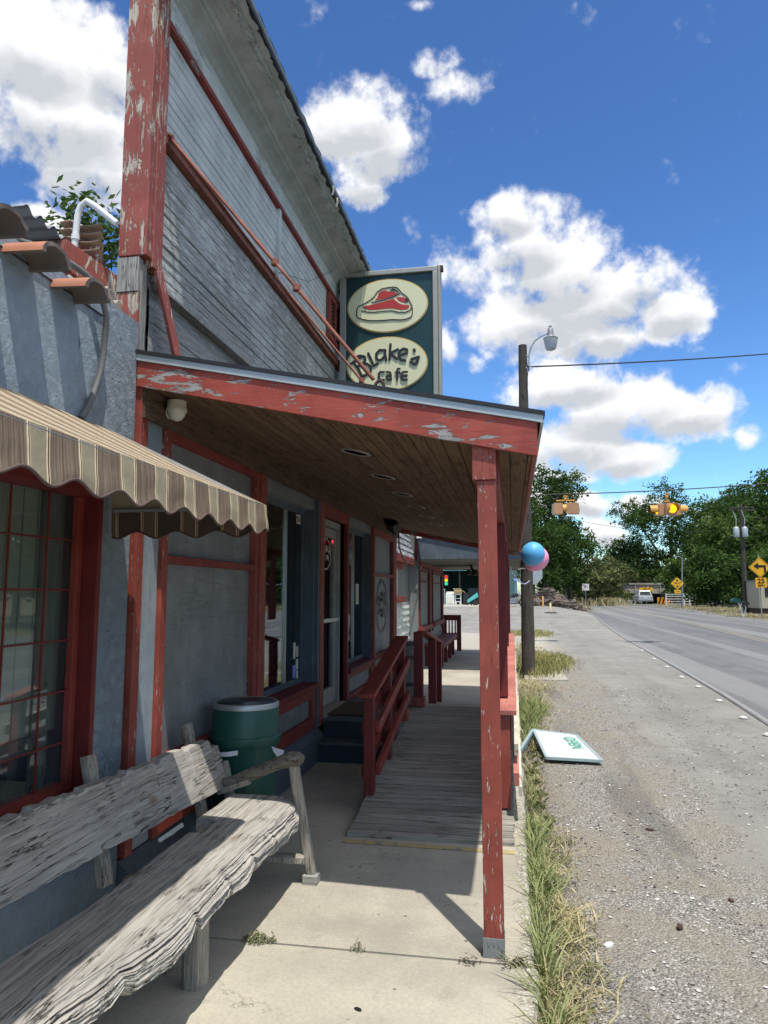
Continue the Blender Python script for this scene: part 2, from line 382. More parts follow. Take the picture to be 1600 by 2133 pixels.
M['stepblue'] = painted('navy_step_paint', (.022, .034, .06), under=(.2, .17, .13), peel=.14, grain='x', fade=(1.3, 1.3, 1.3))
M['carpaint'] = plain('silver_car_paint', (.55, .58, .62), .3, .4, .03)
M['carglass'] = plain('car_glass', (.03, .035, .04), .1)
M['brick'] = plain('concrete_girder', (.36, .33, .28), .85, 0, .4, 8)
M['mat_coir'] = plain('coir', (.09, .06, .03), .95, 0, .5, 180, .006)

def emis(name, c, st):
    def f(g): return g.n('ShaderNodeEmission', {'Color': (*c, 1), 'Strength': st}).outputs[0]
    return mat(name, f)
M['lamp_r'] = emis('lit_red_lens', (1, .03, .02), 1.2); M['lamp_y'] = emis('lit_yellow_lens', (1, .62, .02), 1.2); M['lamp_g'] = emis('lit_green_lens', (.03, .75, .4), .9)
M['amber'] = emis('lit_amber_lens', (1, .40, .01), 1.7); M['neon'] = emis('neon_tube', (1, .05, .08), 1.0)

def glass_fn(tint=(.75, .8, .8), refl=1.0):
    def f(g):
        bf = g.n('ShaderNodeNewGeometry').outputs['Backfacing']; fr = g.n('ShaderNodeFresnel', {'IOR': g.rng(bf, 0, 1, 1.5, 1/1.5)}).outputs[0]
        f2 = g.math('ADD', g.math('MULTIPLY', fr, 1.1*refl), .02, clamp=True)
        tr = g.n('ShaderNodeBsdfTransparent', {'Color': (*tint, 1)}); gl = g.n('ShaderNodeBsdfGlossy', {'Color': (.95, .97, 1, 1), 'Roughness': .015})
        n = g.noise(g.pos(), 1.2, 2); g.t.links.new(g.bump(n, .004, .5), gl.inputs['Normal'])
        mx = g.n('ShaderNodeMixShader'); g.t.links.new(f2, mx.inputs[0]); g.t.links.new(tr.outputs[0], mx.inputs[1]); g.t.links.new(gl.outputs[0], mx.inputs[2])
        return mx.outputs[0]
    return f
M['glass'] = mat('window_glass', glass_fn())
M['lampglass'] = mat('lamp_refractor', lambda g: {'Base Color': (.62, .65, .66, 1), 'Roughness': .25, 'Transmission Weight': .45, 'IOR': 1.3})

def stucco(g):
    p = g.pos(); a = g.noise(p, 2.0, 6, .6); b = g.noise(p, 16, 8, .72, .8); c = g.vor(g.vmath('ADD', p, g.mul(g.noise(p, 4, 3, out='Color'), (.2, .2, .2))), 22)
    s = g.sep(p)
    hi = g.ss(g.math('ADD', s[1], g.math('MULTIPLY', a, .9)), 3.2, 3.75)            # rougher, flaking close to the corner
    chip = g.ss(g.noise(g.mul(p, (1, 1, .8)), 9, 9, .74, 1.2), .655, .675)
    cc = g.mix(g.ss(a, .3, .7), (.25, .325, .395), (.31, .39, .46))
    dr = g.noise(g.mul(p, (10, 10, .9)), 1.0, 6, .65); cc = g.mix(g.math('MULTIPLY', g.ss(dr, .56, .72), .22), cc, (.15, .19, .23))
    cc = g.mix(g.math('MULTIPLY', chip, .85), cc, (.035, .04, .045))
    cr = g.ss(g.noise(p, 5, 7, .7, 2.0), .495, .5); cr2 = g.ss(g.noise(p, 5, 7, .7, 2.0), .505, .5); 
    h = g.math('ADD', g.math('MULTIPLY', b, g.rng(hi, 0, 1, .8, 2.2)), g.math('MULTIPLY', chip, -.6))
    return {'Base Color': cc, 'Roughness': .55, 'Normal': g.bump(h, .03, 1.0)}
M['stucco'] = mat('blue_grey_stucco', stucco)
M['stuccotop'] = plain('bare_mortar', (.36, .33, .26), .9, 0, .4, 40, .006)

def fabric(g):
    p = g.pos(); s = g.sep(p); q = g.math('FRACT', g.math('DIVIDE', g.math('ADD', s[1], 20*.205-.03), .205))
    def band(a, b): return g.math('MULTIPLY', g.math('GREATER_THAN', q, a), g.math('LESS_THAN', q, b))
    fine = g.noise(g.mul(p, (3, 260, 3)), 1, 3, .6)
    dark = g.mix(g.ss(fine, .35, .65), (.145, .108, .082), (.275, .218, .168))
    kh = g.mix(g.noise(p, 20, 3), (.32, .28, .205), (.37, .325, .24))
    cc = g.mix(band(.40, .98), kh, dark)
    for a, b in ((.0, .028), (.36, .388)): cc = g.mix(band(a, b), cc, (.78, .68, .46))
    for a, b in ((.028, .045), (.388, .41)): cc = g.mix(band(a, b), cc, (.12, .03, .025))
    for a, b in ((.045, .06), (.41, .43)): cc = g.mix(band(a, b), cc, (.62, .56, .40))
    n = g.noise(g.mul(p, (4, 7, 4)), 1.5, 4, .6); n2 = g.noise(p, 500, 2)
    h = g.math('ADD', n, g.math('MULTIPLY', n2, .02))
    di = g.n('ShaderNodeBsdfDiffuse', {'Color': cc, 'Normal': g.bump(h, .012, .6)}); tl = g.n('ShaderNodeBsdfTranslucent', {'Color': cc})
    mx = g.n('ShaderNodeMixShader', {0: .05}); g.t.links.new(di.outputs[0], mx.inputs[1]); g.t.links.new(tl.outputs[0], mx.inputs[2])
    return mx.outputs[0]
M['fabric'] = mat('striped_awning_cloth', fabric)
M['piping'] = plain('brown_binding', (.10, .065, .055), .8)

def concrete(g):
    p = g.pos(); s = g.sep(p)
    a = g.noise(p, 1.3, 6, .6); b = g.noise(p, 55, 6, .6); c = g.noise(p, 8, 6, .65); d = g.noise(p, 260, 2)
    cc = g.ramp(a, [(.3, (.34, .32, .265)), (.5, (.42, .395, .325)), (.72, (.50, .47, .385))])
    cc = g.mix(g.math('MULTIPLY', g.ss(b, .35, .7), .35), cc, (.25, .24, .21))
    cc = g.mix(g.math('MULTIPLY', g.ss(c, .52, .72), .40), cc, (.27, .255, .22))
    spot = g.ss(g.vor(p, 9), .10, .06); spn = g.ss(g.noise(p, 2.7, 2), .50, .56)
    st = g.noise(g.vmath('ADD', p, (5, 2, 0)), .75, 7, .7); cc = g.mix(g.math('MULTIPLY', g.ss(st, .50, .62), .38), cc, (.24, .23, .20))
    pk = g.noise(p, 140, 3); cc = g.mix(g.math('MULTIPLY', g.ss(pk, .60, .72), .5), cc, (.20, .185, .155)); cc = g.mix(g.math('MULTIPLY', g.ss(pk, .40, .30), .4), cc, (.62, .60, .52))
    cc = g.mix(g.math('MULTIPLY', g.math('MULTIPLY', spot, spn), .75), cc, (.05, .045, .04))
    # broken pale aggregate along the outer edge
    ed = g.ss(g.math('ADD', s[0], g.math('MULTIPLY', g.noise(p, 4, 5, .7), .30)), .13, .18)
    ag = g.mix(g.vor(p, 60, out='Color'), (.18, .17, .14), (.62, .60, .52))
    cc = g.mix(g.math('MULTIPLY', ed, .8), cc, ag)
    h = g.math('ADD', g.math('MULTIPLY', d, .25), g.math('ADD', g.math('MULTIPLY', b, .5), g.math('MULTIPLY', g.math('MULTIPLY', ed, g.vor(p, 60)), 3.0)))
    # hairline cracks
    k = g.noise(g.vmath('ADD', p, (3.1, 0, 0)), 1.1, 8, .62, .6); crk = g.ss(g.math('ABSOLUTE', g.math('SUBTRACT', k, .5)), .0028, .0009)
    crk = g.math('MULTIPLY', crk, g.ss(g.noise(p, .9, 2), .5, .6))
    cc = g.mix(g.math('MULTIPLY', crk, .7), cc, (.08, .07, .06))
    return {'Base Color': cc, 'Roughness': .9, 'Normal': g.bump(h, .0035, 1.0), 'Specular IOR Level': .3}
M['concrete'] = mat('sidewalk_concrete', concrete)

def asph(g, p, lo, hi):
    a = g.noise(p, .6, 5, .6); st = g.noise(g.mul(p, (1.1, .08, 1)), 1.5, 4, .6); sp = g.vor(p, 140, out='Color'); f = g.noise(p, 400, 2)
    cc = g.mix(g.ss(a, .3, .7), lo, hi); cc = g.mix(g.math('MULTIPLY', g.ss(st, .45, .65), .35), cc, tuple(x*.72 for x in lo))
    cc = g.mix(.22, cc, g.mix(g.n('ShaderNodeRGBToBW', {0: sp}).outputs[0], (.03, .03, .03), (.45, .44, .42)))
    oil = g.noise(g.mul(p, (1.4, .5, 1)), 1.1, 5, .6); cc = g.mix(g.math('MULTIPLY', g.ss(oil, .58, .66), .30), cc, tuple(x*.55 for x in lo)); bits = g.ss(g.vor(p, 11), .07, .045); cc = g.mix(g.math('MULTIPLY', g.math('MULTIPLY', bits, g.ss(g.noise(p, 1.3, 2), .5, .55)), .8), cc, (.07, .06, .05))
    cr = g.noise(g.vmath('ADD', p, (9, 4, 0)), .7, 9, .65, .8); crk = g.ss(g.math('ABSOLUTE', g.math('SUBTRACT', cr, .5)), .0040, .0012)
    cc = g.mix(g.math('MULTIPLY', crk, .6), cc, (.03, .03, .03))
    return cc, f
def ground(g):
    p = g.pos(); s = g.sep(p)
    n = g.noise(p, 1.1, 7, .68)
    gr1 = g.vor(p, 105, out='Color'); bw = g.n('ShaderNodeRGBToBW', {0: gr1}).outputs[0]
    gv = g.ramp(bw, [(.1, (.115, .11, .10)), (.42, (.25, .24, .22)), (.7, (.36, .35, .325)), (.95, (.66, .65, .62))])
    dirt = g.noise(p, 2.2, 6, .6)
    gv = g.mix(g.math('MULTIPLY', g.ss(dirt, .38, .62), .8), gv, (.30, .27, .22))
    tr = g.noise(g.mul(p, (2.2, .25, 1)), 1.0, 4, .6); gv = g.mix(g.math('MULTIPLY', g.ss(tr, .5, .66), .5), gv, (.13, .125, .12))
    ac, f = asph(g, p, (.205, .20, .185), (.29, .28, .26))
    # gravel margin gives way to worn asphalt away from the kerb, ragged edge
    k = g.math('ADD', g.math('SUBTRACT', s[0], 1.35), g.math('MULTIPLY', g.math('SUBTRACT', n, .5), 2.6))
    t = g.ss(k, -.12, .25)
    # beyond the house: side street and forecourt are asphalt
    yy = g.math('ADD', s[1], g.math('MULTIPLY', g.math('SUBTRACT', n, .5), 2.5))
    side = g.math('MULTIPLY', g.ss(yy, 29, 30.2), g.ss(yy, 51, 50))
    fore = g.math('MULTIPLY', g.ss(g.math('ADD', s[0], g.math('MULTIPLY', n, 1.4)), 1.9, 2.3), g.ss(yy, 58, 55))
    t = g.math('MAXIMUM', g.math('MAXIMUM', g.math('MULTIPLY', t, g.ss(yy, 58, 55)), side), g.math('MULTIPLY', fore, t), clamp=True)
    # pale gravel between house and street
    pale = g.math('MULTIPLY', g.ss(yy, 20.5, 21.5), g.ss(s[0], 1.6, .8))
    gv = g.mix(g.math('MULTIPLY', pale, .7), gv, (.50, .475, .40))
    cc = g.mix(t, gv, ac)
    # dry grass and dirt beyond the far edge of the road
    lc = g.math('MAXIMUM', g.ss(s[0], 12.6, 13.6), g.ss(yy, 56, 60))
    gn = g.noise(p, 3.0, 7, .7)
    dg = g.ramp(gn, [(.3, (.05, .05, .03)), (.5, (.14, .12, .075)), (.7, (.27, .23, .15))])
    cc = g.mix(lc, cc, dg)
    h = g.math('ADD', g.math('MULTIPLY', g.math('SUBTRACT', 1.0, t), g.math('MULTIPLY', g.vor(p, 75), -2.5)), g.math('MULTIPLY', f, .4))
    h = g.math('ADD', h, g.math('MULTIPLY', g.math('MULTIPLY', g.noise(p, 14, 6, .7), 2.5), g.math('SUBTRACT', 1.0, t)))
    return {'Base Color': cc, 'Roughness': .93, 'Normal': g.bump(h, .006, 1.0), 'Specular IOR Level': .25}
M['ground'] = mat('gravel_and_asphalt', ground)
def roadf(g):
    p = g.pos(); cc, f = asph(g, p, (.085, .090, .098), (.135, .140, .148))
    s = g.sep(p)
    wh = g.noise(g.mul(p, (1.0, .02, 1)), 1.3, 3, .5); cc = g.mix(g.math('MULTIPLY', g.ss(wh, .45, .56), .6), cc, (.24, .24, .235)); w2 = g.noise(g.mul(p, (.5, .012, 1)), 1.3, 2, .5); cc = g.mix(g.math('MULTIPLY', g.ss(w2, .48, .58), .45), cc, (.075, .08, .09))
    return {'Base Color': cc, 'Roughness': .8, 'Normal': g.bump(f, .002, .8)}
M['road'] = mat('road_asphalt', roadf)
def linef(c):
    def f(g):
        p = g.pos(); n = g.noise(p, 12, 7, .7); m_ = g.ss(n, .60, .50)
        return {'Base Color': g.mix(m_, (.2, .2, .195), c), 'Roughness': .8}
    return f
M['line_w'] = mat('worn_white_line', linef((.25, .25, .24))); M['line_y'] = mat('worn_yellow_line', linef((.25, .23, .17)))
M['yline'] = mat('worn_yellow_paint', linef((.42, .34, .15)))
def leaf(name, c1, c2, tr=.3):
    def f(g):
        p = g.pos(); rn = g.n('ShaderNodeNewGeometry').outputs['Random Per Island']; n = g.noise(p, .35, 3)
        cc = g.mix(rn, c1, c2); cc = g.mix(g.ss(n, .35, .7), cc, tuple(x*1.35 for x in c2))
        di = g.n('ShaderNodeBsdfDiffuse', {'Color': cc}); tl = g.n('ShaderNodeBsdfTranslucent', {'Color': g.mix(.5, cc, (.12, .2, .02))})
        mx = g.n('ShaderNodeMixShader', {0: tr}); g.t.links.new(di.outputs[0], mx.inputs[1]); g.t.links.new(tl.outputs[0], mx.inputs[2]); return mx.outputs[0]
    return mat(name, f)
M['leaf1'] = leaf('dark_green_leaves', (.022, .045, .016), (.055, .095, .03), .22)
M['leaf2'] = leaf('mid_green_leaves', (.035, .065, .02), (.085, .13, .04), .25)
M['leaf3'] = leaf('olive_brush_leaves', (.05, .065, .028), (.12, .13, .06), .2)
M['grass_g'] = leaf('green_grass', (.12, .15, .055), (.30, .33, .16), .25)
M['grass_t'] = leaf('straw_grass', (.26, .22, .12), (.48, .42, .26), .3)
M['bark'] = wood('bark', (.06, .05, .04), (.14, .12, .10), 'z')
M['stone'] = mat('loose_stones', lambda g: {'Base Color': g.ramp(g.n('ShaderNodeNewGeometry').outputs['Random Per Island'], [(0, (.10, .09, .08)), (.5, (.27, .26, .24)), (.85, (.43, .42, .39)), (1, (.72, .71, .68))]), 'Roughness': .85})

# ------------------------------------------------------------------ terrain, road
def sst(v, a, b):
    t = max(0., min(1., (v-a)/(b-a))); return t*t*(3-2*t)
def hz(x, y):
    z = -.09+.0035*max(0, min(y, 97)-10)
    z += .62*sst(y, 33, 52)*(1-sst(x, 2, 7))
    z -= .075*max(0, min(y, 140)-97)
    return z
def axis_steps(lst):
    out = []
    for a, b, n in lst: out += [a+(b-a)*i/n for i in range(n)]
    return out+[lst[-1][1]]
xs = axis_steps([(-900,-60,6),(-60,-4,8),(-4,.12,4),(.12,4,26),(4,24,20),(24,60,6),(60,900,6)])
ys = axis_steps([(-200,-6,6),(-6,2,6),(2,14,60),(14,60,46),(60,150,45),(150,1500,10)])
m = MB(); nx = len(xs)
for j, y in enumerate(ys):
    for i, x in enumerate(xs):
        z = hz(x, y)
        if .2 < x < 3 and 0 < y < 16: z += (mnoise.noise(Vector((x*1.3, y*1.3, 0)))*.02+mnoise.noise(Vector((x*5, y*5, 3)))*.007)*min(1, (3-x))
        if x <= .12 and -6 < y < 20.5: z -= .12
        m.v.append((x, y, z))
for j in range(len(ys)-1):
    for i in range(nx-1): m.f.append((j*nx+i, j*nx+i+1, (j+1)*nx+i+1, (j+1)*nx+i)); m.m.append(0)
tag(m.build('ground', M['ground'], smooth='all', recalc=False), kind='structure')

LK = [(-200,3.0),(-10,3.0),(5,3.08),(10,3.17),(12.8,3.35),(18.7,3.6),(26.8,3.87),(44,4.8),(54,5.15),(72,6.3),(97,8.7),(120,12.0),(150,17)]
def Lx(y):
    for (a, b), (c, d) in zip(LK, LK[1:]):
        if a <= y <= c:
            t = (y-a)/(c-a); return b+(d-b)*t
    return LK[-1][1]
yr = axis_steps([(-200,-8,10),(-8,20,28),(20,100,60),(100,150,25)])
def strip(name, off0, off1, dz, mt, jit=0):
    m = MB(); xs_ = [off0+(off1-off0)*k/max(1, int((off1-off0)/1.0)) for k in range(max(1, int((off1-off0)/1.0))+1)]
    n = len(xs_)
    for y in yr:
        for k, o in enumerate(xs_):
            x = Lx(y)+o; m.v.append((x, y, hz(x, y)+dz))
    for j in range(len(yr)-1):
        for i in range(n-1): m.f.append((j*n+i, j*n+i+1, (j+1)*n+i+1, (j+1)*n+i)); m.m.append(0)
    return m.build(name, mt, smooth='all', recalc=False)
tag(strip('road', 0, 9.6, .012, M['road']), kind='structure')
tag(strip('edge_line', .03, .11, .017, M['line_w']), kind='structure')
tag(strip('edge_line', 9.3, 9.42, .017, M['line_w']), kind='structure')
tag(strip('centre_line', 4.35, 4.47, .017, M['line_y']), kind='structure')
tag(strip('centre_line', 4.62, 4.74, .017, M['line_y']), kind='structure')

# raised round markers beside the edge line
names = ['nearest to the camera', 'second from the camera', 'third from the camera', 'fourth from the camera', 'fifth from the camera', 'sixth from the camera', 'seventh from the camera', 'farthest from the camera']
mk = None
for i, (x, y) in enumerate([(2.95,9.36),(3.03,10.55),(3.13,12.07),(3.22,13.72),(3.26,15.17),(3.37,17.1),(3.45,19.0),(3.6,21.6)]):
    if mk is None:
        m = MB(); m.lathe((0,0,0), [(.055,0),(.05,.012),(.035,.022),(.012,.027)], 16)
        mk = m.build('road_marker', plain('dirty_marker', (.52,.52,.50), .6), smooth=True); o = mk
    else: o = mk.copy(); col.objects.link(o)
    o.location = (x, y, hz(x, y)+.012)
    tag(o, 'small white raised road marker by the edge line, '+names[i], 'road marker', 'white raised markers along the road edge')

# ------------------------------------------------------------------ sidewalk
def slab(name, x0, x1, y0, y1, z0, z1, mt):
    m = MB(); n = max(2, int((y1-y0)/.08)); b = 0
    for k in range(n+1):
        y = y0+(y1-y0)*k/n
        e = x1+(mnoise.noise(Vector((0, y*2.3, 5)))*.022+mnoise.noise(Vector((0, y*9, 1)))*.012)
        m.v += [(x0, y, z0), (x0, y, z1), (e-.012, y, z1), (e, y, z1-.014), (e+.01, y, z0)]
    for k in range(n):
        for i in range(4): m.f.append((k*5+i, k*5+i+1, (k+1)*5+i+1, (k+1)*5+i)); m.m.append(0)
    m.f.append((0,1,2,3,4)); m.f.append(tuple(n*5+i for i in (4,3,2,1,0))); m.m += [0, 0]
    return tag(m.build(name, mt), kind='structure')
slab('sidewalk', -1.93, .065, -6, 3.315, -.4, 0, M['concrete'])
slab('sidewalk', -1.93, .055, 3.327, 7.9, -.4, .002, M['concrete'])
slab('sidewalk', -1.93, .06, 7.91, 20.3, -.4, .004, M['concrete'])
m = MB(); m.hexa([(-1.12,4.66,.0045),(-.02,4.64,.0045),(-.02,4.70,.0045),(-1.12,4.72,.0045),(-1.12,4.66,.006),(-.02,4.64,.006),(-.02,4.70,.006),(-1.12,4.72,.006)])
tag(m.build('yellow_line', M['yline']), kind='structure')
# sloping walk behind the timber ramp
m = MB(); m.prism([(7.96,-.1),(10.9,-.1),(10.9,.006),(8.3,.33),(7.96,.362)], 'x', -1.09, -.03)
tag(m.build('sloping_walk', M['concrete']), kind='structure')
m = MB(); m.prism([(16.5,.14),(16.9,-.2),(-2,-.2),(-2,.0)], 'x', 0, .01) if False else None
m = MB(); m.box(.2, 1.0, 14.2, 15.8, -.2, -.05); m.box(.25, .9, 22.2, 25.2, -.2, -.03)
tag(m.build('broken_pavement', M['concrete']), kind='structure')

# ------------------------------------------------------------------ cafe building
W = -1.92
cafe = thing('cafe_building', (-2.6, 3.5, 0), 'long grey wooden cafe with peeling red trim and a tall false front', 'building')
def part(m, name, mt, parent=cafe, **k): return m.build(name, mt, parent, **k)
def bx(name, mt, parent, *a, bevel=.004, **k):
    m = MB(); m.box(*a); return m.build(name, mt, parent, bevel=bevel, **k)
# solid wall core and panels
m = MB()
m.box(W-.20, W-.03, 3.40, 5.22, .3, 2.9)          # behind first panel
m.box(W-.20, W-.015, 6.83, 7.05, .3, 2.9); m.box(W-.20, W-.015, 8.10, 8.18, .3, 2.9)
m.box(W-.20, W-.03, 9.75, 11.72, .3, 2.9)
m.box(W-.199, W-.02, 5.22, 6.83, .3, .70); m.box(W-.199, W-.02, 8.18, 9.75, .3, .70)
m.box(W-.199, W-.02, 5.22, 6.83, 2.42, 2.9); m.box(W-.199, W-.02, 8.18, 9.75, 2.42, 2.9); m.box(W-.198, W-.02, 7.05, 8.10, 2.46, 2.9)
part(m, 'wall', M['blue_panel'])
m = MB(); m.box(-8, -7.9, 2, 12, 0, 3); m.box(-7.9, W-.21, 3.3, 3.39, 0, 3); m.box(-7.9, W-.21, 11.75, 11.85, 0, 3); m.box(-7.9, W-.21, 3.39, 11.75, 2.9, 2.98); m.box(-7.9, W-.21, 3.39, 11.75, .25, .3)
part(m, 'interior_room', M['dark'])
m = MB(); m.prism([(W-.2,-.05),(W+.07,-.05),(W+.07,.24),(W+.0,.30),(W-.2,.30)], 'y', 3.34, 6.93)
m.prism([(W-.2,-.05),(W+.02,-.05),(W+.02,.30),(W-.2,.30)], 'y', 8.72, 11.75)
part(m, 'plinth', M['blue_trim'])
# trim boards
def trim(a, name='trim', mt='red_y', bevel=.003): return bx(name, M[mt], cafe, *a, bevel=bevel)
trim((W-.02, W+.030, 3.352, 3.425, .31, 2.70), 'corner_trim', 'red_z')
trim((W-.03, W+.004, 3.427, 3.63, .31, 2.70), 'filler_board', 'blue_strip')
trim((W-.02, W+.028, 3.632, 3.70, .31, 2.52), 'trim', 'red_z')
trim((W-.03, W+.022, 3.70, 5.10, 1.765, 1.81)); trim((W-.03, W+.022, 3.70, 5.10, 2.47, 2.52)); trim((W-.03, W+.03, 3.70, 5.10, .66, .71))
trim((W-.03, W+.022, 3.70, 5.10, .31, .40))
trim((W-.03, W+.02, 5.10, 5.165, .31, 2.52), 'trim', 'red_z'); trim((W-.03, W+.034, 5.167, 5.30, .31, 2.52), 'trim', 'red_z')
trim((W-.02, W+.03, 6.832, 6.90, .30, 2.52), 'trim', 'blue_trim'); trim((W-.02, W+.036, 6.90, 7.045, .30, 2.52), 'trim', 'red_z')
trim((W-.03, W+.03, 7.045, 8.10, 2.40, 2.52)); trim((W-.16, W+.03, 8.10, 8.18, .31, 2.52), 'trim', 'red_deep')
trim((W-.02, W+.03, 9.735, 9.83, .31, 2.52), 'trim', 'red_z')
trim((W-.03, W+.022, 9.83, 11.40, 1.84, 1.885)); trim((W-.03, W+.022, 9.83, 11.40, 2.42, 2.52)); trim((W-.03, W+.022, 9.83, 11.40, .66, .74)); trim((W-.03, W+.02, 9.83, 11.40, .31, .42))
trim((W-.02, W+.03, 11.40, 11.50, .31, 2.6), 'trim', 'red_z'); trim((W-.03, W+.03, 11.56, 11.70, .31, 2.6), 'trim', 'red_z')
# windows
def window(y0, y1, z0, z1, mull, nm='window'):
    fr = MB(); x0, x1 = W-.16, W-.11
    fr.box(x0, x1, y0, y0+.04, z0, z1); fr.box(x0, x1, y1-.05, y1, z0, z1); fr.box(x0, x1, y0+.04, y1-.05, z0, z0+.05); fr.box(x0, x1, y0+.04, y1-.05, z1-.09, z1)
    f = fr.build(nm, M['blue_trim'], cafe, bevel=.003)
    b = MB(); b.box(x0+.015, x1-.005, mull-.010, mull+.010, z0+.05, z1-.09); b.build('mullion', M['alu'], f)
    p = MB(); p.box(W-.138, W-.132, y0+.04, y1-.05, z0+.05, z1-.09); p.build('pane', M['glass'], f)
    r = MB(); r.box(W-.11, W-.02, y1-.004, y1+.02, z0, z1); r.build('reveal', M['blue_trim'], f)
    s = MB(); s.box(W-.11, W+.065, y0-.02, y1-.03, z0-.045, z0); s.build('sill', M['red_deep'], f, bevel=.004)
    return f
w1 = window(5.302, 6.832, .74, 2.46, 6.27); w2 = window(8.182, 9.732, .72, 2.46, 9.10)
for y0, y1 in ((5.31, 6.80), (8.2, 9.70)):    # wainscot frames
    trim((W-.03, W+.024, y0, y1, .60, .692), 'trim', 'red_y'); trim((W-.03, W+.024, y0, y1, .31, .42), 'trim', 'red_y')
    trim((W-.03, W+.024, y0, y0+.07, .422, .598), 'trim', 'red_z'); trim((W-.03, W+.024, y1-.09, y1, .422, .598), 'trim', 'red_z')
# things on and behind the glass
pl = MB(); pl.box(W-.131, W-.127, 6.60, 6.735, 2.27, 2.36); o = pl.build('number_plate', M['white'], cafe)
text('9216', .075, .0008, 'house_number', M['black'], o, face_east(W-.1255, 6.667, 2.313))
for i, (y, z, dy, dz, c) in enumerate([(6.56,.98,.06,.15,'white'),(6.65,.99,.06,.10,'cream'),(6.65,.87,.06,.10,'white'),(6.55,.80,.08,.12,'tarp'),(6.66,.79,.05,.07,'white')]):
    bx('sticker', M[c], cafe, W-.131, W-.128, y, y+dy, z, z+dz, bevel=0)
nb = MB(); nb.box(-2.75, -2.72, 6.75, 7.25, 1.95, 2.18); o = nb.build('neon_sign', M['red_deep'], None)
tag(o, 'small red lit sign hanging inside the dark window below the house number', 'neon sign')
for k in range(9):
    pass
t_ = MB(); 
for k in range(7): t_.tube([(-2.71, 6.77, 1.965+.033*k), (-2.71, 7.23, 1.965+.033*k)], .0035, 6)
t_.build('neon_tube', M['neon'], o)
bl = MB()
for k in range(26): bl.box(-2.42, -2.40, 5.32, 6.80, 2.40-.028*k, 2.412-.028*k)
bl.build('blind', M['soffit'], cafe)
# interior chairs seen dimly through the glass
def chair(x, y, lab):
    t = thing('chair', (x, y, .3), lab, 'chair', 'red chairs inside the cafe window')
    bx('seat', M['red_deep'], t, x-.2, x+.2, y-.2, y+.2, .72, .78, bevel=.01)
    m = MB()
    for k in range(6): m.box(x-.2+.07*k, x-.16+.07*k, y+.17, y+.19, .80, 1.18)
    m.box(x-.2, x+.21, y+.165, y+.20, 1.18, 1.25); m.build('backrest', M['red_deep'], t)
    for sx in (-.18, .18):
        for sy in (-.18, .18): bx('leg', M['black'], t, x+sx-.02, x+sx+.02, y+sy-.02, y+sy+.02, .3, .72, bevel=0)
chair(-2.55, 5.95, 'red slat-back chair just inside the cafe window, left of the mullion'); chair(-2.55, 6.75, 'red slat-back chair inside the cafe window, behind the stickers')
# door
dr = thing('door', (W-.1, 7.1, .36), None, None); dr.parent = cafe; dr.location = Vector((W-.1, 7.1, .36))-cafe.location
def cpart(m, name, mt, parent=dr, **k):
    me_off = Vector((0,0,0)); return m.build(name, mt, parent, **k)
xd0, xd1 = W-.135, W-.085
m = MB(); m.box(xd0-.04, xd1+.03, 8.03, 8.098, .37, 2.40); m.box(xd0-.04, xd1+.03, 7.05, 7.10, .37, 2.40); m.box(xd0-.04, xd1+.03, 7.10, 8.03, 2.33, 2.40)
cpart(m, 'door_frame', M['whitedirty'], bevel=.003)
m = MB(); m.box(xd0, xd1, 7.11, 7.19, .40, 2.32); m.box(xd0, xd1, 7.93, 8.02, .40, 2.32); m.box(xd0, xd1, 7.19, 7.93, 2.22, 2.32); m.box(xd0, xd1, 7.19, 7.93, .40, .56)
cpart(m, 'door_leaf', M['whitedirty'], bevel=.003)
m = MB(); m.box(xd0+.02, xd0+.026, 7.19, 7.93, .56, 2.22); cpart(m, 'pane', M['glass'])
m = MB(); m.box(xd1+.035, xd1+.055, 7.16, 7.97, 1.285, 1.325); m.box(xd1, xd1+.036, 7.17, 7.20, 1.29, 1.32); m.box(xd1, xd1+.036, 7.94, 7.97, 1.29, 1.32); cpart(m, 'push_bar', M['alu'], bevel=.003)
m = MB(); m.tube([(xd1+.02, 7.76+.03*math.cos(a), 2.17+.02*math.sin(a)) for a in [0, .8, 1.6, 2.4, 3.2, 4, 4.8]], .004, 6); cpart(m, 'neon_tube', M['neon'])
m = MB(); m.box(W-.14, W+.06, 7.05, 8.10, .31, .375); m.build('threshold', M['concrete'], cafe)

# lettering strokes (name of the cafe), in metres on the sign's own plane
BL = [[(-1.731,4.162),(-1.659,4.212),(-1.597,4.239)],[(-1.708,4.169),(-1.659,4.108),(-1.623,4.034),(-1.592,3.969)],[(-1.677,4.235),(-1.633,4.246),(-1.579,4.229),(-1.574,4.188),(-1.605,4.15),(-1.659,4.126)],[(-1.614,4.15),(-1.552,4.147),(-1.507,4.108),(-1.512,4.055),(-1.569,4.017),(-1.623,4.007)],[(-1.539,4.267),(-1.508,4.198),(-1.476,4.12)],[(-1.476,4.12),(-1.432,4.144)],[(-1.357,4.292),(-1.41,4.296),(-1.446,4.257),(-1.446,4.203),(-1.419,4.179),(-1.384,4.186),(-1.353,4.225),(-1.344,4.291)],[(-1.348,4.26),(-1.335,4.179)],[(-1.286,4.355),(-1.291,4.275),(-1.297,4.181)],[(-1.203,4.292),(-1.291,4.252)],[(-1.291,4.252),(-1.212,4.185)],[(-1.185,4.223),(-1.102,4.241),(-1.098,4.281),(-1.137,4.296),(-1.181,4.272),(-1.194,4.215),(-1.168,4.169),(-1.12,4.161)],[(-1.02,4.274),(-1.017,4.267)],[(-.968,4.192),(-1.05,4.171)],[(-.968,4.192),(-.998,4.114),(-1.016,4.111),(-1.063,4.14)]]
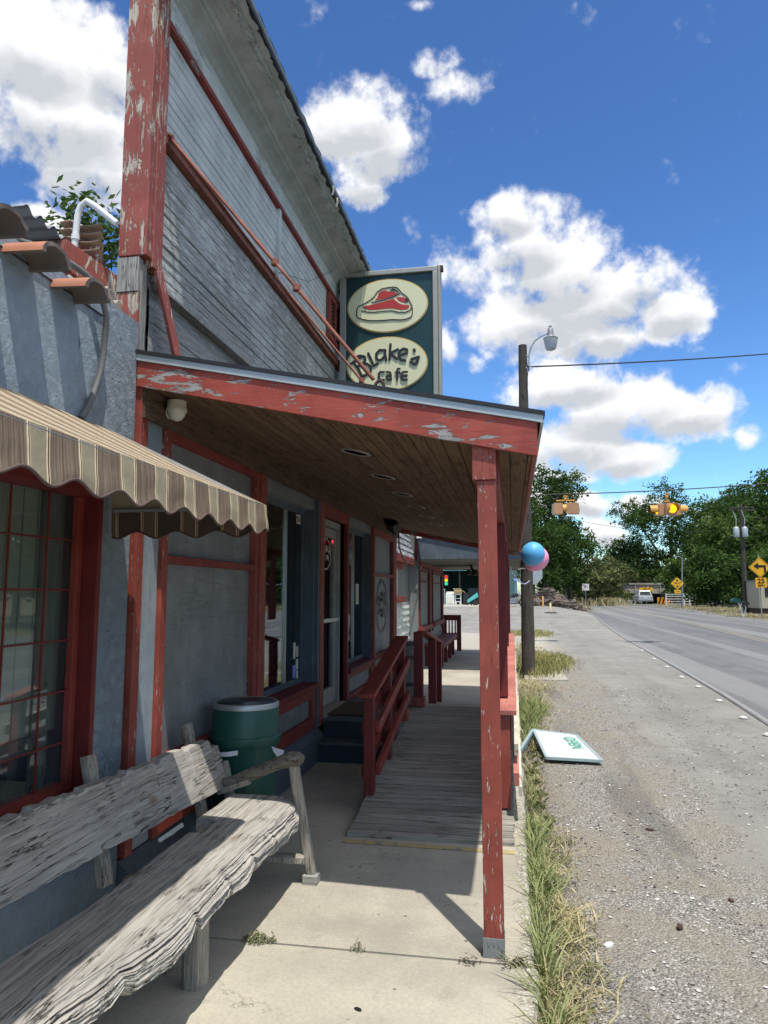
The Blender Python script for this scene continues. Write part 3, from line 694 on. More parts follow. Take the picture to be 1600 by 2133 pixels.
CF = [[(-1.357,4.041),(-1.401,4.044),(-1.419,4.022),(-1.417,3.978),(-1.397,3.954),(-1.357,3.952)],[(-1.331,4.04),(-1.291,4.033),(-1.282,4.006),(-1.28,3.945)],[(-1.28,3.992),(-1.317,3.995),(-1.332,3.973),(-1.317,3.95),(-1.28,3.95)],[(-1.181,4.067),(-1.203,4.068),(-1.212,4.047),(-1.21,3.942)],[(-1.23,4.025),(-1.182,4.025)],[(-1.099,4.027),(-1.142,4.029),(-1.164,4.008),(-1.163,3.959),(-1.143,3.941),(-1.099,3.938)],[(-1.16,3.986),(-1.103,3.983)]]
def letters_east(m, x, yc, zc, sc, wd, sz=1.0):
    """the same lettering facing +x, small, inside a round border"""
    for k, st in enumerate(BL+CF):
        pts = [((-(px+1.34))*-sc, (pz-4.12)*sc*sz) for px, pz in st]
        for i in range(len(pts)-1):
            a, b = Vector(pts[i]), Vector(pts[i+1]); d = (b-a); 
            if d.length < 1e-5: continue
            q = Vector((-d.y, d.x)).normalized()*wd/2; e = d.normalized()*wd*.35
            P = [a-e+q, a-e-q, b+e-q, b+e+q]
            m.add([(x+.0002*k, yc+p.x, zc+p.y) for p in P], [(0,1,2,3)])
def ring_east(m, x, yc, zc, r, wd, sz=1.0, n=40):
    b = len(m.v)
    for k in range(n):
        a = 2*math.pi*k/n
        m.v += [(x, yc+math.cos(a)*r, zc+math.sin(a)*r*sz), (x, yc+math.cos(a)*(r-wd), zc+math.sin(a)*(r-wd)*sz)]
    for k in range(n): j = (k+1) % n; m.f.append((b+2*k, b+2*j, b+2*j+1, b+2*k+1)); m.m.append(m.mi)
m = MB(); ring_east(m, xd0+.032, 7.62, 2.03, .21, .018, .85); letters_east(m, xd0+.032, 7.62, 2.04, .40, .022); cpart(m, 'door_lettering', M['white'], recalc=False)
m = MB(); ring_east(m, W-.018, 10.62, 1.40, .46, .042, .86); letters_east(m, W-.018, 10.62, 1.42, .85, .038, 1.15); part(m, 'painted_logo', M['letter'], recalc=False)
bx('notice', M['cream'], cafe, W-.131, W-.128, 9.28, 9.45, 1.45, 1.72, bevel=0)

# false front above the porch roof
m = MB(); m.box(W-.14, W-.035, 3.50, 11.7, 2.7, 5.1); part(m, 'false_front_wall', M['blue_sid_low'])
def boards(z0, z1, h, x, y0, y1, mt, name, amp=.004, gap=.005):
    m = MB(); z = z0; k = 0
    while z < z1-.01:
        t = min(h, z1-z)-gap*random.choice((.6,.8,1,1.2,2.0)); j = random.uniform(-amp, amp)*.6; g2 = (k % 2)*.002
        n = 12; b = len(m.v)
        for i in range(n+1):
            y = y0+(y1-y0)*i/n; w_ = mnoise.noise(Vector((y*.8, z*3, k)))*amp; s_ = mnoise.noise(Vector((y*.5, z*7, k+9)))*amp*.5
            m.v += [(x-.015, y, z+s_), (x+j+w_, y, z+s_), (x+j+w_+.003, y, z+s_+.006), (x+j+w_+.001, y, z+t-.006+s_), (x+j+w_-.002, y, z+t+s_), (x-.015, y, z+t+s_)]
        for i in range(n):
            for q in range(5): m.f.append((b+i*6+q, b+i*6+q+1, b+(i+1)*6+q+1, b+(i+1)*6+q)); m.m.append(0)
        m.f.append(tuple(b+q for q in range(6))[::-1]); m.f.append(tuple(b+n*6+q for q in range(6))); m.m += [0, 0]
        z += h; k += 1
    return m.build(name, mt, cafe)
boards(2.72, 3.29, .095, W-.035, 3.50, 11.7, M['blue_sid_low'], 'lower_siding', .010, .004)
boards(3.325, 4.15, .0635, W-.015, 3.50, 11.7, M['blue_sid_low'], 'middle_siding', .006, .0022)
boards(4.205, 4.885, .064, W-.012, 3.50, 11.7, M['blue_sid_up'], 'upper_siding', .002, .0018)
m = MB(); m.prism([(W-.03,3.285),(W+.028,3.285),(W+.028,3.30),(W-.01,3.322),(W-.03,3.322)], 'y', 3.52, 11.7); part(m, 'drip_board', M['raw'])
m = MB(); m.box(W-.03, W+.03, 3.51, 11.72, 4.155, 4.20); m.prism([(W-.02,4.20),(W+.045,4.20),(W+.045,4.212),(W-.02,4.235)], 'y', 3.51, 11.72); part(m, 'belt_trim', M['rust'])
trim((W-.02, W+.025, 3.50, 11.7, 4.885, 4.925), 'upper_trim', 'rustdk' if False else 'red_y')
trim((W-.02, W+.018, 5.52, 5.575, 4.236, 4.884), 'batten', 'blue_sid_up')
trim((W-.03, W+.0, 3.40, 11.75, 4.926, 5.12), 'frieze', 'frieze')
# cornice
prof = [(W, 5.115),(W+.012,5.125),(W+.035,5.15),(W+.07,5.168),(W+.11,5.178),(W+.115,5.190),(W+.135,5.192),(W+.15,5.205),(W+.155,5.222),(W+.30,5.240),(W+.302,5.262),(W+.315,5.262),(W+.355,5.275),(W+.36,5.31)]
def cj(i, y):
    if i >= 9: return (mnoise.noise(Vector((y*6, i*.3, 0)))*.012, mnoise.noise(Vector((y*5, i, 4)))*.006)
    return (0, 0)
m = MB(); m.sweep(prof+[(W-.2, 5.42)], 3.30, 11.85, 240, cj); part(m, 'cornice', M['cornice'], recalc=False)
m = MB(); m.sweep([(W+.33,5.272),(W+.368,5.272),(W+.375,5.34),(W+.36,5.36),(W-.2,5.47)], 3.28, 11.87, 200, lambda i, y: (mnoise.noise(Vector((y*9, i, 0)))*.012, mnoise.noise(Vector((y*11, i, 4)))*.012))
part(m, 'roof_edge', M['black'], recalc=False)
m = MB(); m.tube([(W+.385, 3.3+.3*k, 5.285+.004*math.sin(k*1.7)) for k in range(29)], .009, 6); part(m, 'cable', M['signback'])
m = MB()
for y, z in ((5.9,5.20),(6.05,5.17),(8.0,5.2),(9.3,5.22)):
    m = MB(); m.tube([(W+.385, y, z+.075), (W+.39, y+.01, z+.04), (W+.375, y+.02, z+.0)], .010, 8); part(m, 'bulb_socket', M['cream'], smooth=True)
# peeling strip of soffit edge
m = MB()
for k in range(330):
    y = 3.6+random.random()*8; x = W+.27+random.uniform(-.02,.03); l = random.uniform(.02,.09); s_ = random.uniform(.01,.035)
    m.add([(x,y,5.236),(x+s_,y+l*.3,5.232-random.random()*.02),(x+s_*.8,y+l,5.235),(x-.01,y+l*.7,5.238)], [(0,1,2,3)])
tag(part(m, 'peeling_paint', M['frieze'], recalc=False), kind='stuff')
# louvre
lv = MB(); y0, y1, z0, z1 = 7.18, 7.78, 4.35, 4.86
lv.box(W-.01, W+.03, y0, y0+.05, z0, z1); lv.box(W-.01, W+.03, y1-.05, y1, z0, z1); lv.box(W-.01, W+.03, y0+.05, y1-.05, z1-.05, z1); lv.box(W-.01, W+.03, y0+.05, y1-.05, z0, z0+.05); lv.box(W-.01, W+.028, (y0+y1)/2-.02, (y0+y1)/2+.02, z0+.05, z1-.05)
fr = lv.build('louvre_vent', M['red_y'], cafe, bevel=.003)
sl = MB()
for k in range(9):
    z = z0+.06+k*.045; sl.hexa([(W-.005,y0+.05,z+.02),(W+.02,y0+.05,z),(W+.02,y1-.05,z),(W-.005,y1-.05,z+.02),(W-.005,y0+.05,z+.026),(W+.02,y0+.05,z+.006),(W+.02,y1-.05,z+.006),(W-.005,y1-.05,z+.026)])
sl.build('slat', M['red_y'], fr)
# corner post, patched at the foot
m = MB(); 
def rough_box(m, x0, x1, y0, y1, z0, z1, n=30, a=.005):
    b = len(m.v)
    for k in range(n+1):
        z = z0+(z1-z0)*k/n
        for i, (x, y) in enumerate(((x0,y0),(x1,y0),(x1,y1),(x0,y1))):
            m.v.append((x+mnoise.noise(Vector((z*3, i*7, 1)))*a, y+mnoise.noise(Vector((z*3, i*7, 5)))*a, z))
    for k in range(n):
        for i in range(4): j = (i+1) % 4; m.f.append((b+k*4+i, b+k*4+j, b+(k+1)*4+j, b+(k+1)*4+i)); m.m.append(0)
    m.f.append((b+3, b+2, b+1, b)); m.f.append(tuple(b+n*4+i for i in range(4))); m.m += [0, 0]
rough_box(m, W-.135, W+.028, 3.335, 3.40, 3.40, 5.6); rough_box(m, W-.03, W+.034, 3.402, 3.50, 3.36, 5.6); part(m, 'corner_post', M['red_old'], bevel=.004)
m = MB(); rough_box(m, W-.175, W-.14, 3.42, 3.52, 3.0, 5.6, a=.012); part(m, 'corner_post_back', M['red_old'])
m = MB(); rough_box(m, W-.135, W-.012, 3.333, 3.38, 3.20, 3.39, 4, .003); part(m, 'patch_board', M['raw'])
m = MB(); rough_box(m, W-.135, W-.012, 3.338, 3.38, 2.85, 3.195, 5, .003); part(m, 'patch_board', M['red_old'])
m = MB(); rough_box(m, W-.02, W-.005, 3.36, 3.41, 2.85, 3.36, 8, .006); part(m, 'cracked_board', M['raw'])
m = MB(); m.beam((W+.035, 3.46, 3.36), (W+.08, 3.66, 2.86), .085, .02, up=(1,0,.1)); part(m, 'fallen_trim', M['red_old'], bevel=.003)

# ------------------------------------------------------------------ porch
por = thing('porch', (-1, 7.5, 0), 'covered cafe porch with sloping roof, brown board ceiling and peeling red posts and fascia', 'porch')
def rt(x): return 2.862-.2045*(x-W)
def slabz(m, x0, x1, y0, y1, f0, f1): m.hexa([(x0,y0,f0(x0)),(x1,y0,f0(x1)),(x1,y1,f0(x1)),(x0,y1,f0(x0)),(x0,y0,f1(x0)),(x1,y0,f1(x1)),(x1,y1,f1(x1)),(x0,y1,f1(x0))])
m = MB(); slabz(m, W, .165, 3.315, 11.86, lambda x: rt(x)-.012, lambda x: rt(x)+.008); m.build('roofing', M['black'], por)
m = MB(); slabz(m, W+.002, .145, 3.322, 3.336, lambda x: rt(x)-.048, lambda x: rt(x)-.013); m.box(.145, .157, 3.322, 11.85, rt(.15)-.05, rt(.15)-.013); m.build('drip_edge', M['signback'], por)
m = MB(); slabz(m, W+.004, .128, 3.332, 3.352, lambda x: rt(x)-.185-.012*(x-W), lambda x: rt(x)-.049); m.build('fascia', M['red_x'], por, bevel=.002)
m = MB(); m.box(.108, .130, 3.353, 11.83, 2.262, rt(.13)-.05); m.build('fascia', M['red_y'], por, bevel=.002)
m = MB(); slabz(m, W+.0, .107, 3.354, 11.8, lambda x: 2.690-.208*(x-W), lambda x: 2.70-.208*(x-W)); m.build('ceiling', M['soffit'], por)
m = MB(); m.box(W+.02, W+.04, 3.36, 11.8, 2.515, 2.688); m.build('ledger_board', wood('brown_ledger', (.07,.045,.028), (.20,.135,.085), 'y'), por)
m = MB(); slabz(m, W, .10, 11.80, 11.83, lambda x: 2.62-.208*(x-W), lambda x: rt(x)-.02); m.build('fascia', M['red_x'], por)
m = MB(); m.box(-.155, -.055, 3.46, 11.7, 2.13, 2.31); m.build('beam', M['red_y'], por, bevel=.003)
def roof_post(x, y, z0, z1, wd=.088, mt='red_z'):
    m = MB(); rough_box(m, x-wd/2, x+wd/2, y-wd/2, y+wd/2, z0, z1, 20, .0025); return m.build('post', M[mt], por, bevel=.003)
roof_post(-.112, 3.405, .07, 2.13, mt='red_z')
m = MB(); m.box(-.178, -.066, 3.353, 3.46, 2.132, 2.36); m.build('post_cap', M['red_z'], por, bevel=.003)
m = MB(); m.box(-.160, -.065, 3.357, 3.362, .003, .085); m.box(-.160, -.065, 3.449, 3.454, .003, .085); m.box(-.160,-.065,3.362,3.449,.003,.02)
for x in (-.135, -.112, -.09): m.box(x-.004, x+.004, 3.354, 3.357, .055, .075)
m.build('post_base', M['greymetal'], por, bevel=.001)
def capz(y): return .742+.125*(min(y, 8.2)-5.25)
for y in (5.56, 7.5, 9.5, 11.6): roof_post(-.094, y, capz(y)+.045, 2.13, .092, 'red_deep')

ramp = thing('ramp', (-.55, 6.3, 0), 'grey weathered timber ramp rising along the porch with red rail on both sides', 'ramp')
def rz(y): return .03+(y-4.78)*.1085
m = MB()
y = 4.78
while y < 7.93:
    z0, z1 = rz(y), rz(y+.085); j = random.uniform(-.002, .002)
    xl, xr = -1.105+random.uniform(-.008, .008), -.022+random.uniform(-.006, .006)
    m.hexa([(xl,y,z0-.03),(xr,y,z0-.03),(xr,y+.086,z1-.03),(xl,y+.086,z1-.03),(xl,y,z0+j),(xr,y,z0+j),(xr,y+.086,z1+j),(xl,y+.086,z1+j)]); y += .0905
m.build('deck', M['deck'], ramp, bevel=.002)
m = MB(); m.prism([(4.82,.0),(7.9,.0),(7.9,.33),(4.82,.01)], 'x', -1.07, -1.05); m.prism([(4.82,.0),(7.9,.0),(7.9,.33),(4.82,.01)], 'x', -.06, -.04); m.build('stringer', M['black'], ramp)
def rail(m, x, y0, z0, y1, z1, wd, ht): m.beam((x, y0, z0), (x, y1, z1), wd, ht)
# street-side rail
m = MB(); rail(m, -.052, 5.22, capz(5.22)+.02, 8.2, capz(8.2)+.02, .125, .036); rail(m, -.052, 8.2, capz(8.2)+.02, 9.9, 1.00, .125, .036); m.build('hand_rail', M['red_cap'], ramp, bevel=.004)
m = MB(); rail(m, .0, 5.1, .335, 8.2, .70, .04, .09); m.build('guard_rail', M['red_cap'], ramp, bevel=.003)
m = MB(); rail(m, .028, 5.25, .22, 8.0, .50, .02, .07); rail(m, .004, 5.25, .50, 8.1, .84, .03, .085); m.build('guard_rail', painted('white_red_flaked', (.62,.56,.46), under=(.45,.10,.08), peel=.45, grain='y', big=3), ramp, bevel=.003)
for y in (5.30, 6.8, 8.15, 9.85):
    z0 = rz(y) if y < 8 else max(.02, .33-(y-8.3)*.125)
    m = MB(); m.box(-.125, -.038, y-.045, y+.045, z0+.01, capz(y)-.005 if y < 8.2 else capz(8.2)-.005-(y-8.2)*.06); m.build('rail_post', M['red_deep'] if y > 6 else M['red_z'], ramp, bevel=.003)
# step-side rail
def c2(y): return .815+(y-5.36)*.187
m = MB(); rail(m, -1.095, 5.34, c2(5.34)+.018, 7.10, c2(7.1)+.018, .13, .036); m.build('hand_rail', M['red_y'], ramp, bevel=.004)
for x, dz in ((-1.035, 0), (-1.145, -.02)):
    for a, b in ((.56, .905), (.245, .575)):
        m = MB(); rail(m, x, 5.48, a+dz+.02, 7.12, b+dz+.02, .035, .085); m.build('guard_rail', M['red_y'], ramp, bevel=.003)
for y, z0 in ((5.44, .004), (6.22, .17), (6.28, .17), (7.02, .37)):
    if y == 6.28: continue
    m = MB(); m.box(-1.127, -1.053, y-.045, y+.045, z0, c2(y)-.004); m.build('rail_post', M['red_deep'], ramp, bevel=.003)
m = MB(); m.box(-1.16, -1.02, 6.955, 7.09, .372, .47); m.build('post_foot', M['red_z'], ramp, bevel=.003)
# rail beyond the landing
m = MB(); m.box(-1.085, -.985, 7.86, 7.95, .372, 1.17); m.build('rail_post', M['red_deep'], ramp, bevel=.003)
m = MB(); m.box(-1.105, -.965, 7.84, 7.97, .372, .47); m.build('post_foot', M['red_z'], ramp, bevel=.003)
for y, z0, z1 in ((8.55,.31,1.055),(9.2,.23,.955)):
    m = MB(); m.box(-1.0, -.91, y-.045, y+.045, z0, z1); m.build('rail_post', M['red_deep'], ramp, bevel=.003)
m = MB(); m.beam((-1.0, 7.93, 1.165), (-.95, 9.27, .965), .12, .036); m.build('hand_rail', M['red_y'], ramp, bevel=.003)

# downlights, lamps
for k, (y, nmz) in enumerate([(4.36,'nearest to the front edge'),(5.33,'second from the front edge'),(6.32,'third from the front edge'),(7.28,'fourth from the front edge'),(8.25,'fifth from the front edge'),(9.2,'farthest from the front edge')]):
    x = -.97; z = 2.690-.208*(x-W)
    m = MB(); b = 0; n = 28
    for r_, dz in ((.075,-.001),(.083,-.007),(.094,-.007),(.098,.0)):
        for q in range(n): a = 2*math.pi*q/n; xx = x+r_*math.cos(a); m.v.append((xx, y+r_*math.sin(a), 2.690-.208*(xx-W)+dz))
    for i in range(3):
        for q in range(n): m.f.append((i*n+q, i*n+(q+1) % n, (i+1)*n+(q+1) % n, (i+1)*n+q)); m.m.append(0)
    t = thing('recessed_light', (x, y, z), 'round recessed ceiling light in the brown porch ceiling, '+nmz, 'light', 'recessed lights in the porch ceiling')
    m.build('trim_ring', M['frame'], t, smooth='all')
    m = MB(); m.v = [(x+.076*math.cos(2*math.pi*q/n), y+.076*math.sin(2*math.pi*q/n), 2.690-.208*(x+.076*math.cos(2*math.pi*q/n)-W)-.002) for q in range(n)]; m.f = [tuple(range(n))]; m.m = [0]
    m.build('opening_shade_disc', M['recess_shade'], t)  # flat black disc, the shade of the recess put into its colour
t = thing('security_camera', (W+.05, 3.62, 2.66), 'cream plastic dome security camera under the porch ceiling by the corner', 'camera')
m = MB(); m.lathe((W+.10, 3.60, 2.60), [(.0,-.055),(.028,-.045),(.045,-.02),(.052,.01),(.052,.06)], 24); m.lathe((W+.10, 3.60, 2.60), [(.056,.0),(.058,.012),(.056,.02)], 24); m.build('dome', M['cream'], t, smooth=True)
m = MB(); m.tube([(W+.045, 3.62, 2.60), (W+.08, 3.60, 2.625)], .022, 12); m.lathe((W+.03, 3.62, 2.60), [(.03,0),(.034,.02)], 16, 'x'); m.build('bracket', M['cream'], t, smooth=True)
t = thing('spotlight', (-1.7, 10.0, 2.6), 'black square spotlight under the far end of the porch ceiling', 'light')
m = MB(); m.beam((-1.74,10.05,2.60), (-1.60,9.93,2.50), .17, .12, up=(0,1,1)); m.build('lamp_head', M['black'], t, bevel=.01)
m = MB(); m.tube([(-1.8,10.05,2.66),(-1.76,10.03,2.58)], .03, 8); m.build('bracket', M['black'], t)

# tie rods over the porch roof
def rod(y, x1, lab, tb=.52, r=.0105):
    a = Vector((W+.03, y, 4.205)); b = Vector((x1, y-.02, rt(x1)+.04)); d = (b-a)
    t = thing('tie_rod', a, lab, 'tie rod', 'rusty tie rods holding the porch roof')
    p0 = a+d*tb; p1 = a+d*(tb+.10)
    m = MB(); m.tube([a, p0], r, 8); m.tube([p1, b-d.normalized()*.08], r, 8); m.build('rod', M['rust'], t, smooth=True)
    m = MB(); sd = Vector((0,1,0))
    for s_ in (-1, 1): m.tube([p0, p0+d*.02+sd*s_*.02, p1-d*.02+sd*s_*.02, p1], .008, 8)
    m.lathe(p0, [(.01,-.02),(.022,-.015),(.022,.015),(.01,.02)], 10); m.lathe(p1, [(.01,-.02),(.022,-.015),(.022,.015),(.01,.02)], 10); m.build('turnbuckle', M['rust'], t, smooth=True)
    m = MB(); c = b-d.normalized()*.03; m.tube([c+Vector((.024*math.cos(q), .008, .034*math.sin(q)+.0)) for q in [k*.7-.2 for k in range(9)]], .009, 8); m.build('hook', M['rustdk'], t, smooth=True)
    m = MB(); m.lathe(a, [(.03,-.035),(.03,-.02),(.018,-.02),(.018,.02)], 10, 'x'); m.build('plate', M['rust'], t)
rod(3.545, -.64, 'thick rusty tie rod with turnbuckle from the corner post to the porch roof edge')
rod(5.35, -.64, 'thinner rusty tie rod from the belt trim down behind the first rod', .60, .010)
rod(9.4, -.64, 'far rusty tie rod mostly hidden behind the cafe sign', .60, .010)
o = MB().tube([(W+.03, 5.35, 4.24), (-1.9, 6.4, 4.62), (-1.88, 7.5, 5.27)], .0025, 5).build('guy_wire', M['black']); tag(o, 'thin dark wire from the belt trim to the top of the cafe sign', 'wire')

# ------------------------------------------------------------------ steps, mat
st = thing('steps', (-1.5, 7.5, 0), 'navy painted steps up to the cafe door landing beside the ramp rail', 'steps')
m = MB(); m.box(W+.072, -1.17, 6.76, 6.99, 0, .165); m.box(W+.06, -1.17, 6.99, 8.7, 0, .345); m.build('riser', M['stepblue'], st)
m = MB(); m.box(W+.06, -1.16, 6.745, 6.99, .166, .188); m.box(W+.05, -1.16, 6.975, 8.7, .346, .368); m.box(-1.159, -1.107, 6.975, 8.7, .2, .3675); m.build('tread', painted('worn_tread', (.10,.115,.125), under=(.22,.20,.16), peel=.5, grain='x'), st, bevel=.004)
m = MB(); m.box(-1.155, -1.11, 6.70, 6.98, .0, .19); m.build('side_panel', M['red_z'], st)
m = MB(); m.box(W+.05, -1.42, 7.15, 8.02, .370, .386); o = m.build('doormat', M['mat_coir'], bevel=.004); tag(o, 'worn brown coir doormat on the landing at the cafe door', 'doormat')

# ------------------------------------------------------------------ cafe sign
SY = 7.55
sg = thing('cafe_sign', (-1.3, SY, 4.4), 'tall dark green hanging cafe sign with steak drawing and black lettering on cream ovals', 'sign')
m = MB()
for b_ in ((-1.87,-.755,5.175,5.23),(-1.87,-.755,3.36,3.415)): m.box(b_[0], b_[1], SY, SY+.22, b_[2], b_[3])
m.box(-1.87,-1.80,SY,SY+.22,3.416,5.174); m.box(-.81,-.755,SY,SY+.22,3.416,5.174); m.box(-.752,-.725,SY+.02,SY+.20,3.36,5.23); m.build('sign_frame', M['frame'], sg, bevel=.006)
m = MB(); m.box(-1.80,-.81,SY+.03,SY+.2,3.415,5.175); m.build('sign_panel', M['signgreen'], sg)
def ell(cx, cz, rx, rzz, rot=0, n=64): return [(cx+rx*math.cos(2*math.pi*k/n)*math.cos(rot)-rzz*math.sin(2*math.pi*k/n)*math.sin(rot), cz+rx*math.cos(2*math.pi*k/n)*math.sin(rot)+rzz*math.sin(2*math.pi*k/n)*math.cos(rot)) for k in range(n)]
for c, r_, nm in (((-1.324,4.812),(.462,.316),'steak_oval'), ((-1.332,4.134),(.462,.318),'name_oval')):
    m = MB(); m.prism(ell(*c, *r_), 'y', SY+.018, SY+.030); o = m.build('gold_rim', M['gold'], sg)
    m = MB(); m.prism(ell(*c, r_[0]-.014, r_[1]-.014), 'y', SY+.012, SY+.018); m.build(nm, M['signcream'], o)
m = MB(); i = 0
for st_ in BL: m.stroke(st_, .027 if st_ is not BL[12] else .034, SY+.004-i*.0004, .008); i += 1
m.build('lettering', M['letter'], sg); m = MB()
for st_ in CF: m.stroke(st_, .021, SY+.004-i*.0004, .008); i += 1
m.build('lettering', M['letter'], sg)
S_OUT = [(-1.675,4.717),(-1.675,4.772),(-1.662,4.817),(-1.635,4.829),(-1.59,4.849),(-1.518,4.889),(-1.473,4.923),(-1.438,4.979),(-1.384,5.012),(-1.312,5.02),(-1.259,5.023),(-1.215,5.014),(-1.184,4.983),(-1.157,4.944),(-1.117,4.914),(-1.082,4.874),(-1.061,4.827),(-1.043,4.79),(-1.037,4.744),(-1.039,4.681),(-1.057,4.655),(-1.11,4.636),(-1.171,4.632),(-1.268,4.643),(-1.357,4.640),(-1.446,4.642),(-1.536,4.650),(-1.607,4.669),(-1.657,4.690)]
S_RIM = [(-1.617,4.773),(-1.554,4.753),(-1.464,4.743),(-1.357,4.749),(-1.268,4.747),(-1.197,4.724),(-1.118,4.718),(-1.065,4.737),(-1.046,4.772)]
RED1 = [(-1.464,4.885),(-1.437,4.911),(-1.424,4.955),(-1.393,4.985),(-1.348,4.988),(-1.312,4.979),(-1.277,4.967),(-1.241,4.961),(-1.206,4.943),(-1.232,4.927),(-1.304,4.905),(-1.384,4.888)]
RED2 = [(-1.576,4.829),(-1.536,4.826),(-1.464,4.839),(-1.375,4.856),(-1.304,4.875),(-1.25,4.885),(-1.224,4.858),(-1.18,4.823),(-1.127,4.801),(-1.078,4.802),(-1.072,4.774),(-1.1,4.753),(-1.162,4.749),(-1.215,4.762),(-1.268,4.775),(-1.357,4.777),(-1.446,4.772),(-1.536,4.776),(-1.572,4.792)]
RED3 = [(-1.219,4.899),(-1.171,4.899),(-1.126,4.887),(-1.096,4.862),(-1.087,4.838),(-1.118,4.83),(-1.162,4.84),(-1.197,4.865)]
m = MB(); 
for P in (RED1, RED2, RED3): m.prism(P, 'y', SY+.009, SY+.012)
m.build('red_meat', M['steak'], sg)
m = MB(); i = 0
for P, wd in ((S_OUT+S_OUT[:1], .009), (S_RIM, .008), ([(-1.5,4.86),(-1.393,4.872),(-1.259,4.906),(-1.179,4.941)], .009), ([(-1.286,4.981),(-1.259,4.998),(-1.223,4.981),(-1.201,4.957)], .012), ([(-1.263,5.003),(-1.25,4.969)], .012), ([(-1.594,4.817),(-1.572,4.797)], .014), ([(-1.109,4.876),(-1.087,4.848),(-1.118,4.836)], .014)):
    m.stroke(P, wd, SY+.006-i*.0003, .005); i += 1
m.build('drawn_outline', M['letter'], sg)
m = MB(); m.tube([(-1.32,SY+.1,5.23),(-1.34,SY+.1,5.26),(-1.32,SY+.1,5.275),(-1.30,SY+.1,5.26),(-1.32,SY+.1,5.23)], .006, 6); m.box(-.765,-.695,SY+.03,SY+.10,5.19,5.245)
m.tube([(-1.9,SY+.1,5.05),(-1.87,SY+.1,5.05)], .03, 8); m.tube([(-1.9,SY+.1,3.6),(-1.87,SY+.1,3.6)], .03, 8); m.tube([(-1.2,SY+.1,3.40),(-1.2,SY+.1,2.70)], .03, 10); m.build('bracket', M['rustdk'], sg)

# ------------------------------------------------------------------ stucco building on the left
sb = thing('stucco_building', (-2.5, 0, 0), 'blue-grey stucco building with clay tile coping and a gridded window under the striped awning', 'building')
m = MB(); X = W
m.box(X-.25, X, 3.05, 3.335, 0, 3.02); m.box(X-.25, X, -7, .6, 0, 3.0)
m.box(X-.25, X, .6, 3.05, 2.12, 3.0); m.box(X-.25, X, .6, 3.05, 0, .70)
def jag(m):
    return m
m.build('wall', M['stucco'], sb)
m = MB(); b = 0; n = 10
for k in range(n+1):
    y = 3.02+.32*k/n; h = 3.02+.06*math.sin(k*1.9)*.5+.05-(.004*k*k*.5)
    m.v += [(X-.25, y, 3.0), (X-.003, y, 3.0), (X-.003, y, h), (X-.25, y, h+.02)]
for k in range(n):
    for i in range(4): j = (i+1) % 4; m.f.append((k*4+i, k*4+j, (k+1)*4+j, (k+1)*4+i)); m.m.append(0)
m.f.append((0,1,2,3)); m.f.append(tuple(n*4+i for i in (3,2,1,0))); m.m += [0, 0]
m.build('broken_parapet', M['stuccotop'], sb)
# window with muntins
fr = MB(); y0, y1, z0, z1 = .6, 3.05, .70, 2.10
fr.box(X-.12, X+.012, y1-.012, y1+.02, z0, z1+.02); fr.box(X-.12, X+.012, y0, y0+.1, z0, z1); fr.box(X-.12, X+.02, y0, y1+.02, z1-.05, z1+.04); fr.box(X-.13, X+.03, y0, y1+.02, z0-.03, z0+.02)
f = fr.build('window', M['red_deep'], sb, bevel=.004)
m = MB()
m.box(X-.10, X-.066, y1-.055, y1-.013, z0+.02, z1-.05); m.box(X-.10, X-.066, y0+.1, y1-.056, z0+.02, z0+.06)
m.build('sash', M['red_y'], f, bevel=.003)
m = MB()
for yy in (2.80, 2.555, 2.31, 2.065, 1.82, 1.575, 1.33, 1.085, .84): m.box(X-.088, X-.081, yy-.0045, yy+.0045, z0+.06, z1-.05)
for k in range(5): m.box(X-.0875, X-.0815, y0+.1, y1-.056, .934+.2265*k-.004, .934+.2265*k+.004)
m.build('muntin', M['red_deep'], f)
m = MB(); m.box(X-.104, X-.101, y0+.1, y1-.013, z0+.02, z1-.05); m.build('pane', M['glass'], f)
m = MB(); m.box(X-.60, X-.10, y0, y1-.02, z0-.02, z0+.04); m.build('inner_sill', M['raw'], f)
m = MB()
k = 0; yy = .55
while yy < 3.0:
    m.box(X-.21-.008*(k % 2), X-.17, yy, yy+.092, .98, 2.3); yy += .1; k += 1
m.build('inner_panelling', plain('dusty_grey_panelling', (.62,.62,.55), .8), f)
m = MB(); m.box(X-.168, X-.12, 2.86, 2.92, .72, 2.3); m.box(X-.22, X-.14, .6, 2.85, .92, .98); m.build('inner_post', M['whitedirty'], f)
m = MB(); m.box(X-.7, X-.62, .3, 3.3, .3, 2.6); m.box(X-.62, X-.26, 3.06, 3.1, .3, 2.3); m.build('inner_wall', M['blue_trim'], f)
m = MB(); m.box(X-5, X-.7, -7, 3.0, 2.70, 2.78); m.build('roof', M['greymetal'], sb)
# barrel tiles projecting over the wall
def tile(yc, x0, x1, zc, r, tilt=0):
    m = MB(); n = 12; 
    for s_, x in ((0, x0), (1, x1)):
        for rr in (r, r-.022):
            for k in range(n+1):
                a = math.pi*k/n; m.v.append((x+random.uniform(-.004,.004), yc-math.cos(a)*rr, zc+math.sin(a)*rr*.72+(tilt if s_ else 0)))
    q = n+1
    for k in range(n):
        m.f.append((k, k+1, 2*q+k+1, 2*q+k)); m.m.append(0)
        m.f.append((q+k, 3*q+k, 3*q+k+1, q+k+1)); m.m.append(1)
        m.f.append((2*q+k, 2*q+k+1, 3*q+k+1, 3*q+k)); m.m.append(1)
    m.f.append((0, 2*q, 3*q, q)); m.m.append(1); m.f.append((n, q+n, 3*q+n, 2*q+n)); m.m.append(1)
    return m.build('roof_tile', [M['tile'], M['tiledk']], sb, smooth=True)
